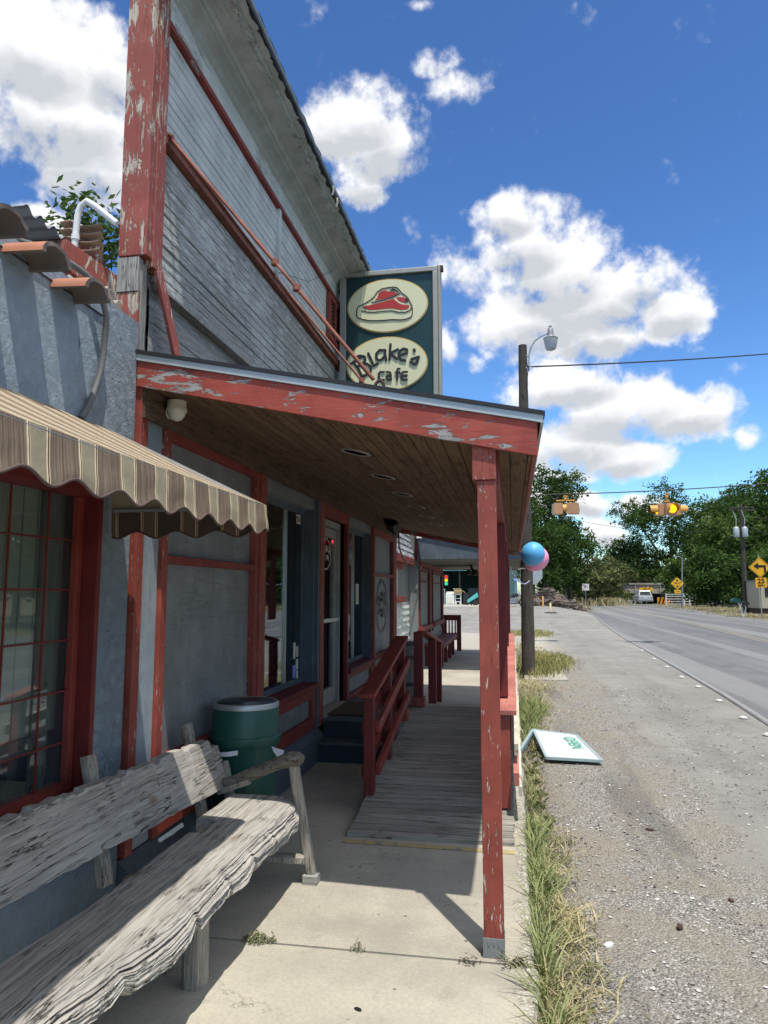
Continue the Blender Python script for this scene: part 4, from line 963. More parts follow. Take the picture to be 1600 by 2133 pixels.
for k, (yc, x1, zc) in enumerate([(2.70,-1.75,2.90),(2.40,-1.74,2.91),(2.14,-1.74,2.92),(1.83,-1.7,2.9),(1.54,-1.7,2.9),(1.25,-1.7,2.9),(.96,-1.7,2.9),(.67,-1.7,2.9),(.38,-1.7,2.9),(.09,-1.7,2.9)]):
    tile(yc, -2.25, x1, zc+.015, .094, -.025)
m = MB(); m.tube([(X+.004, y*.3-3, 2.93-.002*(y % 3)) for y in range(21)], .004, 5); m.build('wire', M['black'], sb)
# jumble behind the parapet
m = MB(); m.hexa([(-2.75,3.22,3.40),(-2.12,3.26,3.34),(-2.12,3.30,3.34),(-2.75,3.28,3.40),(-2.75,3.22,3.50),(-2.12,3.26,3.46),(-2.12,3.30,3.46),(-2.75,3.28,3.50)]); m.build('fascia_board', M['red_old'], sb, bevel=.002)
m = MB(); m.beam((-2.62,3.3,3.24),(-2.22,3.3,3.30),.04,.16); m.build('fascia_board', M['red_old'], sb, bevel=.002)
m = MB(); m.beam((-2.20,3.05,3.30),(-2.07,3.37,3.22),.03,.15); m.build('rafter_end', M['red_old'], sb, bevel=.003)
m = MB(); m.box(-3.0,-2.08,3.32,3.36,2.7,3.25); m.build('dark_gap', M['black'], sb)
m = MB(); n = 60
for j, x in enumerate((-3.6, -2.30)):
    for k in range(n+1):
        y = 2.9+.9*k/n; m.v.append((x, y, 3.50-.03*(j)+.02*math.sin(k*.9)-.0*(y-3)))
for k in range(n): m.f.append((k, k+1, n+1+k+1, n+1+k)); m.m.append(0)
m.build('corrugated_sheet', M['greymetal'], sb, smooth='all')
m = MB(); n = 40
for j in range(5):
    x = -2.34+.06*j
    for k in range(n+1): z = 3.40+.18*k/n; m.v.append((x, 3.25-.0*j+.018*math.sin(k*.62), z+.015*math.sin(j*2)-j*.012))
for j in range(4):
    for k in range(n): m.f.append((j*(n+1)+k, j*(n+1)+k+1, (j+1)*(n+1)+k+1, (j+1)*(n+1)+k)); m.m.append(0)
m.build('corrugated_scrap', plain('tan_corrugated', (.36,.24,.16), .8, 0, .5), sb, smooth='all')
m = MB(); P = [(-2.36,3.2,3.11),(-2.31,3.2,3.11),(-2.255,3.2,3.145),(-2.235,3.2,3.23),(-2.222,3.2,3.45),(-2.215,3.2,3.57),(-2.20,3.2,3.625),(-2.165,3.2,3.65),(-2.12,3.2,3.62),(-2.0,3.22,3.52)]
m.tube(P, .017, 14); m.tube([(-2.222,3.2,3.44),(-2.221,3.2,3.47)], .021, 14); m.tube([(-2.238,3.2,3.2),(-2.236,3.2,3.235)], .021, 14)
o = m.build('vent_pipe', M['pvc'], smooth=True); tag(o, 'white plastic pipe bent over like a cane above the tiled parapet', 'pipe')
m = MB(); P = [(-2.1,2.45,3.08),(-2.0,2.66,3.10),(-1.90,2.85,3.05),(-1.87,2.945,2.93),(-1.885,2.975,2.78),(-1.89,2.965,2.65),(-1.893,2.93,2.54),(-1.895,2.88,2.44),(-1.90,2.84,2.38)]
# smooth the conduit and rib it
Q = []
for i in range(len(P)-1):
    for s_ in range(12):
        t = s_/12; p0 = Vector(P[max(i-1,0)]); p1 = Vector(P[i]); p2 = Vector(P[i+1]); p3 = Vector(P[min(i+2,len(P)-1)])
        Q.append(.5*((2*p1)+(-p0+p2)*t+(2*p0-5*p1+4*p2-p3)*t*t+(-p0+3*p1-3*p2+p3)*t**3))
rr = [.014+(.0015 if k % 2 else -.0005) for k in range(len(Q))]
m.tube(Q, rr, 12); o = m.build('conduit', plain('dark_conduit', (.12,.125,.13), .6), smooth='all'); tag(o, 'grey ribbed flexible conduit hanging down the stucco wall to the awning', 'conduit')

# ------------------------------------------------------------------ awning
aw = thing('awning', (-1.5, 1.5, 2.2), 'brown and cream striped cloth awning with scalloped valance over the gridded window', 'awning')
A0, A1 = -6.0, 3.135
ax0, az0, ax1, az1 = W+.012, 2.385, -1.12, 2.005
m = MB(); ny = 200; nxx = 8
for j in range(ny+1):
    y = A0+(A1-A0)*j/ny
    for i in range(nxx+1):
        t = i/nxx; sag = -math.sin(t*math.pi)*.012+mnoise.noise(Vector((y*2, t*2, 0)))*.004
        m.v.append((ax0+(ax1-ax0)*t, y, az0+(az1-az0)*t+sag))
for j in range(ny):
    for i in range(nxx): q = nxx+1; m.f.append((j*q+i, (j+1)*q+i, (j+1)*q+i+1, j*q+i+1)); m.m.append(0)
m.build('canopy', M['fabric'], aw, smooth='all', recalc=False)
def vall(pts_fn, L, name, phase, mt):
    m = MB(); n = int(L/.0085); nz_ = 8; edge = []
    for j in range(n+1):
        s_ = L*j/n; ph = (s_+phase)/.205
        h = .128+.016*math.cos(2*math.pi*ph)
        for i in range(nz_+1):
            t = i/nz_; x, y, z, nxv, nyv = pts_fn(s_)
            wv = (.001*math.sin(2*math.pi*ph*.5+1)+.001*math.sin(s_*23)+.008*mnoise.noise(Vector((s_*6, t*2, 0))))*t + .010*t
            m.v.append((x+nxv*wv, y+nyv*wv, z-h*t))
        edge.append(Vector(m.v[-1]))
    for j in range(n):
        for i in range(nz_): q = nz_+1; m.f.append((j*q+i, (j+1)*q+i, (j+1)*q+i+1, j*q+i+1)); m.m.append(0)
    o = m.build(name, mt, aw, smooth='all', recalc=False)
    m = MB(); m.tube(edge, .0045, 6); m.build('piping', M['piping'], o, smooth='all'); return o
vall(lambda s_: (ax1, A1-s_, az1, 1, 0), A1-A0, 'valance', .06, M['fabric'])
# side cheek with its own scallops
m = MB(); m.add([(ax0, A1-.002, az0), (ax1, A1-.002, az1), (ax0, A1-.002, az1)], [(0,1,2)]); 
m.build('side_panel', M['fabric'], aw, recalc=False)
def side_shadef(g):  # awning stripes again, with the shade of this side put into the colours
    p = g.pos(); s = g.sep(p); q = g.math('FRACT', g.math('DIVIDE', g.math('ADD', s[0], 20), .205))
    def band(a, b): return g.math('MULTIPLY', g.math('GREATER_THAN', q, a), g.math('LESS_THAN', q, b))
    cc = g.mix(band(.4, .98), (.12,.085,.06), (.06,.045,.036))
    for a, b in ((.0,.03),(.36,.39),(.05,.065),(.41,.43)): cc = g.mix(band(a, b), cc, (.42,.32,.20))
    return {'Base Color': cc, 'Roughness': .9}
M['side'] = mat('striped_cloth_shaded', side_shadef)
vall(lambda s_: (ax1-s_, A1+.002, az1, 0, 1), ax1-ax0, 'side_valance', .06, M['side'])
m = MB(); m.tube([(ax1-.01, A0, az1-.008), (ax1-.01, A1-.01, az1-.008)], .011, 8); m.tube([(ax0+.02, A1-.012, az1-.01), (ax1-.01, A1-.012, az1-.01)], .011, 8); m.tube([(ax0+.02, A1-.012, az0-.02), (ax1-.01, A1-.012, az1-.008)], .009, 8); m.build('awning_frame', M['greymetal'], aw)

# ------------------------------------------------------------------ old live-edge bench
be = thing('wooden_bench', (-1.45, 2.5, 0), 'long weathered grey wooden bench with ragged live edges and one armrest', 'bench')
def nz3(a, b, c): return mnoise.noise(Vector((a, b, c)))
m = MB(); ny = 420; prof_n = 18
def seat_row(y):
    xf = -1.232+.010*nz3(y*2, 0, 0)-.05*max(0, (y-3.90)/.13)**2-.10*sst(y, 2.5, 1.8)
    xb = -1.625+.012*nz3(y*3, 4, 0)+.006*nz3(y*19, 4, 0)-.04*sst(y, 2.6, 2.0)
    if 3.36 < y < 3.575: xb = -1.515+.02*nz3(y*9, 1, 0)
    elif y <= 3.36: xb += .05
    d = .125+.022*nz3(y*2.3, 7, 1)+.024*nz3(y*6, 7, 2)+.010*nz3(y*17, 7, 2)+.005*nz3(y*45, 7, 2)
    d += .02*sst(y, 3.0, 3.8)
    for yc, w_, a_ in ((2.62,.05,.05),(2.95,.03,.03),(3.24,.045,.04),(3.52,.03,.035),(2.2,.06,.04),(3.97,.05,.05)): d -= max(0, 1-abs(y-yc)/w_)*a_
    row = [(xb+.01, .37), (xb, .40), (xb+.004, .443), (xb+.02, .452)]
    for t in (.15, .3, .45, .6, .72, .82, .9, .96): row.append((xb+(xf-xb)*t, .452+.003*nz3(y*1.2, t*3, 3)-.012*max(0, t-.8)/.2))
    row.append((xf, .438))
    nf = 44; sp = .30+.10*nz3(y*1.3, 2, 2)
    for k in range(1, nf+1):
        t = k/nf
        flute = -abs(nz3(y*.9, t*17, 4))*.024-abs(nz3(y*1.6, t*40, 14))*.012
        split = -.030 if abs(t-sp) < .035 else 0
        bulge = .055*min(1, t*2.2)**.7+.014*nz3(y*2.1, t*4, 11)+.004*nz3(y*12, t*9, 5)
        row.append((xf+bulge+flute+split-.05*max(0, t-.8)/.2, .438-d*t))
    row.append((xf-.03, .438-d*.9)); row.append((xf-.10, .36)); return row
rows = [seat_row(.3+(4.03-.3)*j/ny) for j in range(ny+1)]; q = len(rows[0])
for j, rw in enumerate(rows):
    y = .3+(4.03-.3)*j/ny
    for x, z in rw: m.v.append((x, y, z))
for j in range(ny):
    for i in range(q): k = (i+1) % q; m.f.append((j*q+i, j*q+k, (j+1)*q+k, (j+1)*q+i)); m.m.append(0)
m.f.append(tuple(range(q))[::-1]); m.f.append(tuple(ny*q+i for i in range(q))); m.m += [0, 0]
m.build('seat', M['bench'], be)
m = MB(); ny = 300; yb0, yb1 = .3, 4.13
for j in range(ny+1):
    y = yb0+(yb1-yb0)*j/ny
    zt = .815-.036*(y-2.27)+.012*nz3(y*3.5, 0, 3)+.009*nz3(y*14, 1, 3)-(.03 if abs((y*3.1) % 1-.5) < .1 else 0)*.5-(.05 if y > 4.02 else 0)
    zb = .575-.052*(y-2.2)+.010*nz3(y*3, 5, 3)+.006*nz3(y*16, 5, 3)
    xt, xb_ = -1.775, -1.69
    for k in range(9):
        t = k/8; a = .003*nz3(y*1.5, t*7, 8); m.v.append((xb_+(xt-xb_)*t+.022+a, y+ (t-.5)*-.0, zb+(zt-zb)*t))
    for k in range(9):
        t = 1-k/8; m.v.append((xb_+(xt-xb_)*t-.026, y, zb+(zt-zb)*t))
q = 18
for j in range(ny):
    for i in range(q): k = (i+1) % q; m.f.append((j*q+i, j*q+k, (j+1)*q+k, (j+1)*q+i)); m.m.append(0)
m.f.append(tuple(range(q))[::-1]); m.f.append(tuple(ny*q+i for i in range(q))); m.m += [0, 0]
m.build('backrest', M['bench'], be)
def log_part(nm, P, w_, h_, mt='bench_end', n=14, up=(1, 0, 0), amp=.006, par=be):
    m = MB(); a, b = Vector(P[0]), Vector(P[1]); d = (b-a).normalized(); sd = d.cross(Vector(up)).normalized(); u = sd.cross(d).normalized(); s_ = 12
    for k in range(n+1):
        c = a+(b-a)*k/n
        for i in range(s_):
            an = 2*math.pi*i/s_; cx, cy = math.cos(an), math.sin(an); f = 1/max(abs(cx), abs(cy))**.65
            r_ = 1+amp*12*nz3(k*.5, i*.9, a.y)
            m.v.append(tuple(c+sd*cx*f*w_/2*r_+u*cy*f*h_/2*r_))
    for k in range(n):
        for i in range(s_): j = (i+1) % s_; m.f.append((k*s_+i, k*s_+j, (k+1)*s_+j, (k+1)*s_+i)); m.m.append(0)
    m.f.append(tuple(range(s_))[::-1]); m.f.append(tuple(n*s_+i for i in range(s_))); m.m += [0, 0]
    return m.build(nm, M[mt], par)
log_part('back_post', ((-1.735, 2.93, .36), (-1.862, 2.96, .885)), .075, .058)
log_part('back_post', ((-1.72, 3.88, .34), (-1.862, 3.93, .85)), .07, .058)
log_part('back_post', ((-1.64, 4.09, .36), (-1.72, 4.14, .60)), .05, .06)
log_part('leg', ((-1.235, 3.975, .655), (-1.135, 4.02, .045)), .055, .058)
m = MB(); m.box(-1.175, -1.09, 3.975, 4.055, .0, .05); m.build('foot_block', M['raw_x'], be, bevel=.004)
log_part('leg', ((-1.315, 2.93, .0), (-1.32, 2.93, .40)), .095, .10)
log_part('leg', ((-1.60, 2.93, .0), (-1.60, 2.93, .40)), .09, .09)
log_part('leg', ((-1.62, 3.95, .0), (-1.60, 3.95, .42)), .07, .07)
log_part('leg', ((-1.32, 1.2, .0), (-1.32, 1.2, .40)), .095, .10)
log_part('stretcher', ((-1.59, 2.93, .17), (-1.33, 2.93, .17)), .05, .07)
log_part('stretcher', ((-1.60, 3.97, .13), (-1.165, 4.0, .13)), .05, .07)
# armrest: a crooked branch with a rounded end
AP = [(-1.70,4.06,.49),(-1.62,4.045,.515),(-1.52,4.02,.555),(-1.42,4.0,.60),(-1.32,3.98,.645),(-1.24,3.965,.675),(-1.20,3.96,.678),(-1.175,3.955,.67)]
m = MB(); m.tube(AP, [.026,.030,.033,.035,.036,.042,.042,.026], 14)
for i, v in enumerate(m.v):
    k = nz3(v[0]*18, v[1]*18, v[2]*40)*.006; m.v[i] = (v[0], v[1]+k, v[2]+k)
m.build('armrest', M['arm'], be)
m = MB(); m.beam((-1.70,4.03,.455),(-1.50,4.0,.53),.03,.03); m.build('splinter', M['bench_end'], be)

# ------------------------------------------------------------------ trash can
tc = thing('trash_can', (-1.665, 4.42, 0), 'green round plastic trash can with a steel ring top beside the bench', 'trash can')
c = (-1.675, 4.38, 0)
m = MB(); m.lathe(c, [(.175,0),(.18,.01),(.197,.66),(.199,.665)], 48); m.build('can_body', M['green'], tc, smooth=True)
m = MB(); m.lathe(c, [(.214,.665),(.218,.670),(.221,.70),(.224,.715),(.222,.722),(.2145,.728),(.2105,.78),(.205,.88),(.203,.885)], 48); m.build('can_lid', M['green'], tc, smooth=True)
m = MB(); m.lathe(c, [(.203,.886),(.207,.888),(.207,.912),(.203,.920),(.196,.922),(.188,.918),(.15,.905),(.08,.897),(.0,.895)], 48); m.build('steel_top', M['galv'], tc, smooth=True)
m = MB(); m.lathe(c, [(.182,.9175),(.15,.9085),(.08,.9005),(.001,.8985)], 40); m.build('dark_top_disc', plain('dark_steel', (.10,.10,.10), .4, .6), tc, smooth='all')  # separate dark steel disc laid over the top plate
def flap(pts, nm):
    m = MB(); n = len(pts)
    for p in pts: m.v.append(p)
    return m
m = MB(); n = 24
for k in range(n+1):
    a = R(-165+85*k/n); r_ = .222+.006*nz3(k*.6, 0, 0)
    for t, dz in ((0, .0), (.5, -.012), (1, -.026-.012*abs(nz3(k*.4, 3, 0)))):
        m.v.append((c[0]+math.cos(a)*(r_+.004*t), c[1]+math.sin(a)*(r_+.004*t), .664+dz-.02*math.sin(math.pi*k/n)))
for k in range(n):
    for t in range(2): m.f.append((k*3+t, k*3+t+1, (k+1)*3+t+1, (k+1)*3+t)); m.m.append(0)
b = len(m.v)
for i, (dx, dy, dz) in enumerate([(.20,-.08,.0),(.24,-.09,-.01),(.285,-.085,-.02),(.27,-.08,-.055),(.25,-.09,-.07),(.215,-.085,-.03)]): m.v.append((c[0]+dx, c[1]+dy, .665+dz))
m.f.append(tuple(range(b, b+6))); m.m.append(0)
m.build('bag_liner', M['bag'], tc, smooth='all', recalc=False)

# barrel behind the rail
ba = thing('barrel', (-1.6, 10.6, 0), 'old black banded wooden barrel on the walk behind the far ramp rail', 'barrel')
m = MB(); m.lathe((-1.6,10.6,0), [(.20,.01),(.235,.25),(.25,.45),(.235,.65),(.205,.88),(.19,.88),(.18,.84)], 28); m.build('staves', wood('barrel_wood', (.10,.10,.09), (.26,.25,.23), 'z'), ba, smooth=True)
for z, r_ in ((.05,.212),(.26,.24),(.64,.24),(.83,.216)):
    m = MB(); m.lathe((-1.6,10.6,0), [(r_-.004,z),(r_+.004,z),(r_+.004,z+.05),(r_-.006,z+.05)], 28); m.build('hoop', M['black'], ba)

# red slatted bench
rb = thing('red_bench', (-1.7, 17.7, 0), 'dark red painted bench with slatted armrest at the far end of the walk', 'bench')
m = MB(); m.hexa([(-1.93,15.6,.44),(-1.50,15.6,.44),(-1.52,19.95,.44),(-1.93,19.95,.44),(-1.93,15.6,.485),(-1.50,15.6,.485),(-1.52,19.95,.485),(-1.93,19.95,.485)]); m.build('seat', M['red_y'], rb, bevel=.01)
m = MB(); m.box(-1.56,-1.525,15.7,19.9,.37,.439); m.build('apron', M['red_deep'], rb)
for y in (15.8, 16.8, 17.8, 18.8):
    bx('leg', M['red_deep'], rb, -1.60, -1.52, y-.04, y+.04, .0, .369); bx('leg', M['red_deep'], rb, -1.92, -1.85, y-.04, y+.04, .0, .44)
m = MB(); y = 20.02; m.box(-1.95,-1.83,y,y+.08,.0,.98); m.box(-1.55,-1.43,y,y+.08,.0,.98); m.box(-1.95,-1.43,y-.003,y+.083,.84,.99); m.box(-1.83,-1.55,y+.01,y+.07,.30,.42)
for k in range(3): m.box(-1.78+.085*k,-1.745+.085*k,y+.02,y+.06,.42,.84)
m.box(-1.83,-1.55,y+.01,y+.07,.42,.50); m.build('armrest_panel', M['red_deep'], rb)

# ------------------------------------------------------------------ link wall and neighbouring building
lk = thing('link_wall', (-2.3, 13, 0), 'narrow recessed wall with white clapboards and curled asphalt shingles beyond the cafe porch', 'wall')
m = MB(); m.box(-2.4,-2.13,11.72,14.6,0,2.3); m.build('wall', M['blue_panel'], lk)
m = MB(); m.box(-2.2,-1.96,11.86,14.58,2.165,2.29); m.build('beam', M['red_y'], lk)
m = MB()
for k in range(9):
    z = 2.30+k*.115; x = -1.98-.028*k; yy = 11.86
    while yy < 14.55:
        wd = random.uniform(.24,.34); c_ = random.uniform(-.008,.02)
        y2 = min(yy+wd, 14.56); m.hexa([(x+.02+c_,yy,z-.012),(x+.02,y2,z-.012+c_),(x,y2,z-.012),(x,yy,z-.012),(x-.035,yy,z+.13),(x-.035,y2,z+.13),(x-.045,y2,z+.13),(x-.045,yy,z+.13)]); yy += wd+.004
m.build('shingle', painted('grey_shingles', (.16,.175,.19), under=(.45,.46,.46), peel=.75, grain='y', fine=1.0, big=6, fade=(1.3,1.3,1.3)), lk)
for k in range(7):
    z = .55+k*.125; m = MB(); m.hexa([(-2.13,11.75,z),(-2.09,11.75,z),(-2.09,14.58,z),(-2.13,14.58,z),(-2.13,11.75,z+.12),(-2.11,11.75,z+.12),(-2.11,14.58,z+.12),(-2.13,14.58,z+.12)])
    m.build('clapboard', M['whitedirty'] if False else painted('white_clapboard', (.62,.63,.62), under=(.35,.34,.32), peel=.12, grain='y') if k == 0 else bpy.data.materials['white_clapboard'], lk)
bx('sill', M['red_y'], lk, -2.13, -2.02, 11.9, 13.6, 1.43, 1.54); bx('window_trim', M['red_y'], lk, -2.13, -2.08, 11.9, 13.6, 2.05, 2.16)
m = MB(); m.box(-2.129,-2.118,11.9,13.2,1.541,2.049); o = m.build('window', M['blue_sid_up'], lk)
m = MB()
for st_ in ([(0,0),(.0,.12)],[(0,.12),(.08,.09),(0,.06)],[(.0,.06),(.09,.03),(0,0)],[(.15,.15),(.15,.22)],[(.1,-.12),(.02,-.15),(.1,-.2)],[(.18,-.12),(.16,-.2)],[(-.1,.18),(-.02,.2),(-.1,.24)]):
    for i in range(len(st_)-1):
        (a, b_), (c_, d_) = st_[i], st_[i+1]; m.beam((-2.117, 12.35+a, 1.78+b_), (-2.117, 12.35+c_, 1.78+d_), .012, .016, up=(1,0,0))
m.build('painted_writing', M['letter'], o)

nb = thing('neighbour_building', (-4, 17, 0), 'grey-blue building with red framed panels and its own porch beyond the cafe', 'building')
m = MB(); m.box(-6,W,14.6,19.75,-.1,3.3); m.box(-6, -2.12, 11.95, 14.6, -.1, 3.0); m.build('wall', M['blue_panel'], nb)
for y0, y1 in ((14.75,16.6),(17.15,19.55)):
    m = MB(); m.box(W,W+.03,y0,y0+.12,.7,2.15); m.box(W,W+.05,y1-.25,y1,.7,2.15); m.box(W,W+.03,y0+.12,y1-.25,2.05,2.15); m.box(W,W+.02,y0+.12,y1-.25,1.83,1.86)
    f = m.build('window_frame', M['red_deep'], nb); bx('sill', M['red_y'], f, W, W+.09, y0-.05, y1+.05, .80, .90)
m = MB(); m.box(W,W+.035,19.6,19.78,0,2.27); m.box(W-.05,W+.04,14.56,14.62,2.28,3.0); m.build('corner_board', M['red_deep'], nb)
m = MB(); m.box(W,W+.025,14.7,19.6,2.16,2.26); m.build('header', M['red_y'], nb)
m = MB(); m.prism([(W+.02,2.285),(.20,2.285),(.20,2.40),(W+.02,2.81)], 'y', 14.45, 14.50); m.build('gable_board', M['blue_trim'], nb)
m = MB(); m.hexa([(W+.0,14.40,2.82),(.26,14.40,2.385),(.26,14.449,2.385),(W+.0,14.449,2.82),(W+.0,14.40,2.90),(.26,14.40,2.465),(.26,14.449,2.465),(W+.0,14.449,2.90)]); m.build('fascia', M['red_x'], nb)
m = MB(); m.hexa([(W,14.38,2.90),(.3,14.38,2.47),(.3,20.4,2.47),(W,20.4,2.90),(W,14.38,2.93),(.3,14.38,2.50),(.3,20.4,2.50),(W,20.4,2.93)]); m.build('roofing', M['black'], nb)
m = MB(); m.box(W,.2,14.46,20.35,2.262,2.283); m.build('ceiling', wood('grey_porch_ceiling', (.12,.12,.11), (.27,.27,.25), 'x'), nb)
m = MB(); m.box(.2,.24,14.5,20.35,2.24,2.45); m.box(W,.2,20.35,20.4,2.24,2.42); m.build('fascia', M['red_y'], nb)
for y in (14.6, 17.4, 20.2):
    m = MB(); m.box(-.17,-.08,y-.045,y+.045,0,2.26); m.build('post', M['red_deep'], nb, bevel=.003)
o = bx('lamp_box', M['white'], None, -1.90, -1.80, 14.28, 14.36, 2.70, 2.92); tag(o, 'small white box lamp on the red corner board of the neighbouring porch', 'lamp')
m = MB(); m.tube([(-.95,17.0,2.26),(-.95,17.0,2.18),(-.9,16.95,2.12)], .03, 8); m.lathe((-.85,16.9,2.07), [(.02,-.06),(.075,-.05),(.07,.05),(.02,.07)], 14); m.lathe((-1.02,17.05,2.08), [(.02,-.06),(.06,-.05),(.055,.05),(.02,.07)], 14); m.tube([(-1.85,16.9,2.24),(-1.2,16.95,2.235),(-.95,17,2.25)], .012, 6)
o = m.build('floodlight', M['black'], smooth=True); tag(o, 'twin floodlight under the ceiling of the neighbouring porch', 'light')
m = MB(); P = [(-1.88,11.88,2.66),(-1.90,12.0,2.40),(-1.89,12.3,2.22),(-1.88,12.8,2.12),(-1.88,13.3,2.20),(-1.88,13.9,2.18),(-1.86,14.3,2.08),(-1.84,14.42,2.06),(-1.83,14.45,2.16),(-1.84,14.4,2.3),(-1.88,14.35,2.5),(-1.89,14.3,2.75)]
m.tube(P, .013, 6); o = m.build('cable', M['black'], smooth='all'); tag(o, 'loose black cable looping across the shingled link wall', 'cable')

# ------------------------------------------------------------------ pole with lamp, balloons
t = thing('utility_pole', (.29, 15, -.1), 'dark wooden utility pole with a curved lamp arm standing at the sidewalk edge', 'utility pole')
m = MB(); n = 24; P = [(.285+.03*k/n, 15+.004*math.sin(k), -.3+7.16*k/n) for k in range(n+1)]; m.tube(P, [.140-.050*k/n+.002*math.sin(k*2.3) for k in range(n+1)], 20); m.build('pole', M['pole'], t, smooth=True)
m = MB(); m.tube([(.43,14.96,6.28),(.435,14.96,6.45),(.44,14.96,6.62),(.49,14.96,6.80),(.57,14.96,6.93),(.67,14.96,7.01),(.78,14.96,7.06),(.85,14.96,7.09)], .019, 10); m.box(.36,.46,14.94,14.98,6.60,6.63); m.box(.34,.46,14.93,14.98,6.33,6.37); m.build('lamp_arm', M['galv'], t, smooth=True)
hd = MB(); hd.lathe((.90,14.96,0), [(.03,7.20),(.032,7.24),(.022,7.245)], 16); hd.lathe((.90,14.96,0), [(.075,7.02),(.066,7.06),(.058,7.17),(.045,7.19),(.03,7.20)], 20); h = hd.build('lamp_head', M['greymetal'], t, smooth=True)
m = MB(); m.lathe((.90,14.96,0), [(.155,6.955),(.157,6.965),(.12,6.99),(.075,7.02)], 28); m.build('reflector', M['alu'], h, smooth=True)
m = MB(); m.lathe((.90,14.96,0), [(.0,6.71),(.06,6.712),(.095,6.725),(.115,6.76),(.15,6.95)], 28); m.build('refractor', M['lampglass'], h, smooth=True)
m = MB(); m.lathe((.42,14.94,6.37), [(.01,-.02),(.03,-.01),(.03,.01),(.01,.02)], 10, 'y'); m.tube([(.40,14.94,6.37),(.55,14.97,6.38)], .012, 6); m.tube([(.44,14.94,6.36),(.41,14.93,6.22),(.40,14.92,6.1)], .007, 6); m.box(.385,.405,14.88,14.90,5.95,6.10); m.build('insulator', M['black'], t)
def wire(name, a, b, sag, lab, r=.012, n=30, cat='wire', mt='black'):
    a = Vector(a); b = Vector(b); m = MB(); m.tube([a+(b-a)*k/n-Vector((0,0,sag*4*(k/n)*(1-k/n))) for k in range(n+1)], r, 6)
    o = m.build(name, M[mt], smooth='all'); return tag(o, lab, cat)
wire('service_wire', (.5,14.97,6.375), (12.5,23.6,9.35), .12, 'black service wire from the lamp pole out over the road', .016)
wire('span_wire', (-.2,24,4.86), (16,24,5.75), .28, 'black span wire carrying the yellow traffic signals over the road', .018)
wire('power_line', (3,75,10.1), (18,60,6.6), .9, 'thin far wire crossing in front of the trees to the transformer pole', .018)
wire('power_line', (17.9,60,7.6), (60,60,6.2), .6, 'thin wire leaving the transformer pole to the right', .02)
wire('power_line', (17.95,60,7.0), (24,45,1.0), .0, 'guy wire running down to the right from the transformer pole', .015)
def balloon(x, y, z, r, mt, lab):
    t = thing('balloon', (x, y, z), lab, 'balloon'); ax = Vector((.62, 0, .78)).normalized(); 
    prof = [(0,1.0),(.22,.975),(.45,.895),(.66,.76),(.83,.56),(.95,.30),(1.0,.02),(.97,-.26),(.87,-.52),(.72,-.74),(.52,-.93),(.30,-1.06),(.12,-1.13),(.06,-1.15)]
    m = MB(); m.lathe((0,0,0), [(max(a, .001)*r, b*r) for a, b in prof], 40)
    rot = Vector((0,0,1)).rotation_difference(ax).to_matrix()
    m.v = [tuple(rot @ Vector(v)+Vector((x,y,z))) for v in m.v]; m.build('latex', mt, t, smooth='all')
    k = Vector((x,y,z))-ax*r*1.16; m = MB(); m.lathe((0,0,0), [(.004,0),(.02,-.012),(.018,-.02),(.004,-.012)], 10); m.v = [tuple(rot @ Vector(v)+k) for v in m.v]; m.build('knot', M['red_deep'], t); return k
k1 = balloon(.268, 9.3, 2.100, .150, M['blueball'], 'round blue balloon floating in front of the pink one at the porch roof corner')
k2 = balloon(.318, 9.62, 2.056, .163, M['pinkball'], 'round pink balloon half hidden behind the blue one')
m = MB(); m.tube([k1, (.13,9.35,1.93), (.06,9.40,1.90)], .0025, 5); m.tube([k2, (.15,9.5,1.92), (.06,9.42,1.90)], .0025, 5); o = m.build('balloon_string', M['bag']); tag(o, 'short strings tying the two balloons to the porch post', 'string')
m = MB(); a = Vector((-.03,9.45,1.93)); b = Vector((.35,14.9,1.86)); m.tube([a+(b-a)*k/24-Vector((0,0,.14*4*(k/24)*(1-k/24)))+Vector((.010*math.sin(k*2),0,.010*math.cos(k*2))) for k in range(25)], .007, 6); o = m.build('ribbon', plain('lilac_ribbon', (.45,.48,.72), .4)); tag(o, 'twisted lilac ribbon sagging from the porch post to the utility pole', 'ribbon')

# fallen folding sign
fs = thing('fallen_sign', (.6, 8, -.08), 'white folding sidewalk sign lying flat on the gravel with green OPEN lettering', 'sign')
def g0(x, y): return hz(x, y)
C4 = [(.20,8.42,.055),(.27,7.50,-.035),(.83,7.50,-.03),(.74,8.52,-.02)]
C4 = [(.200,8.52,.035),(.300,7.52,-.05),(.832,7.50,-.055),(.675,8.52,-.01)]
m = MB(); m.hexa([(x,y,z) for x, y, z in C4]+[(x,y,z+.014) for x, y, z in C4]); m.build('board', plain('faded_white_board', (.60,.66,.66), .4), fs)
m = MB()
for i in range(4):
    a = Vector(C4[i])+Vector((0,0,.008)); b = Vector(C4[(i+1) % 4])+Vector((0,0,.008)); m.beam(a, b, .026, .026)
m.build('board_frame', plain('grey_blue_frame', (.33,.43,.45), .5), fs)
m = MB(); m.beam((.195,8.50,.04), (.05,7.72,-.02), .03, .035); m.beam((.20,8.52,.03),(.09,7.95,-.06),.02,.02); m.build('folded_leg', plain('grey_blue_leg', (.30,.42,.46), .5), fs)
U = (Vector(C4[3])-Vector(C4[0])).normalized(); 
u = (Vector(C4[2])-Vector(C4[3])).normalized(); nn = Vector((0,0,1)); v_ = nn.cross(u).normalized()
Mx = Matrix((( u.x, v_.x, nn.x, .60), (u.y, v_.y, nn.y, 8.08), (u.z, v_.z, nn.z, .008), (0,0,0,1)))
text('OPEN', .185, .001, 'board_text', plain('green_marker', (.06,.40,.28), .5), fs, Mx, .0)
m = MB()
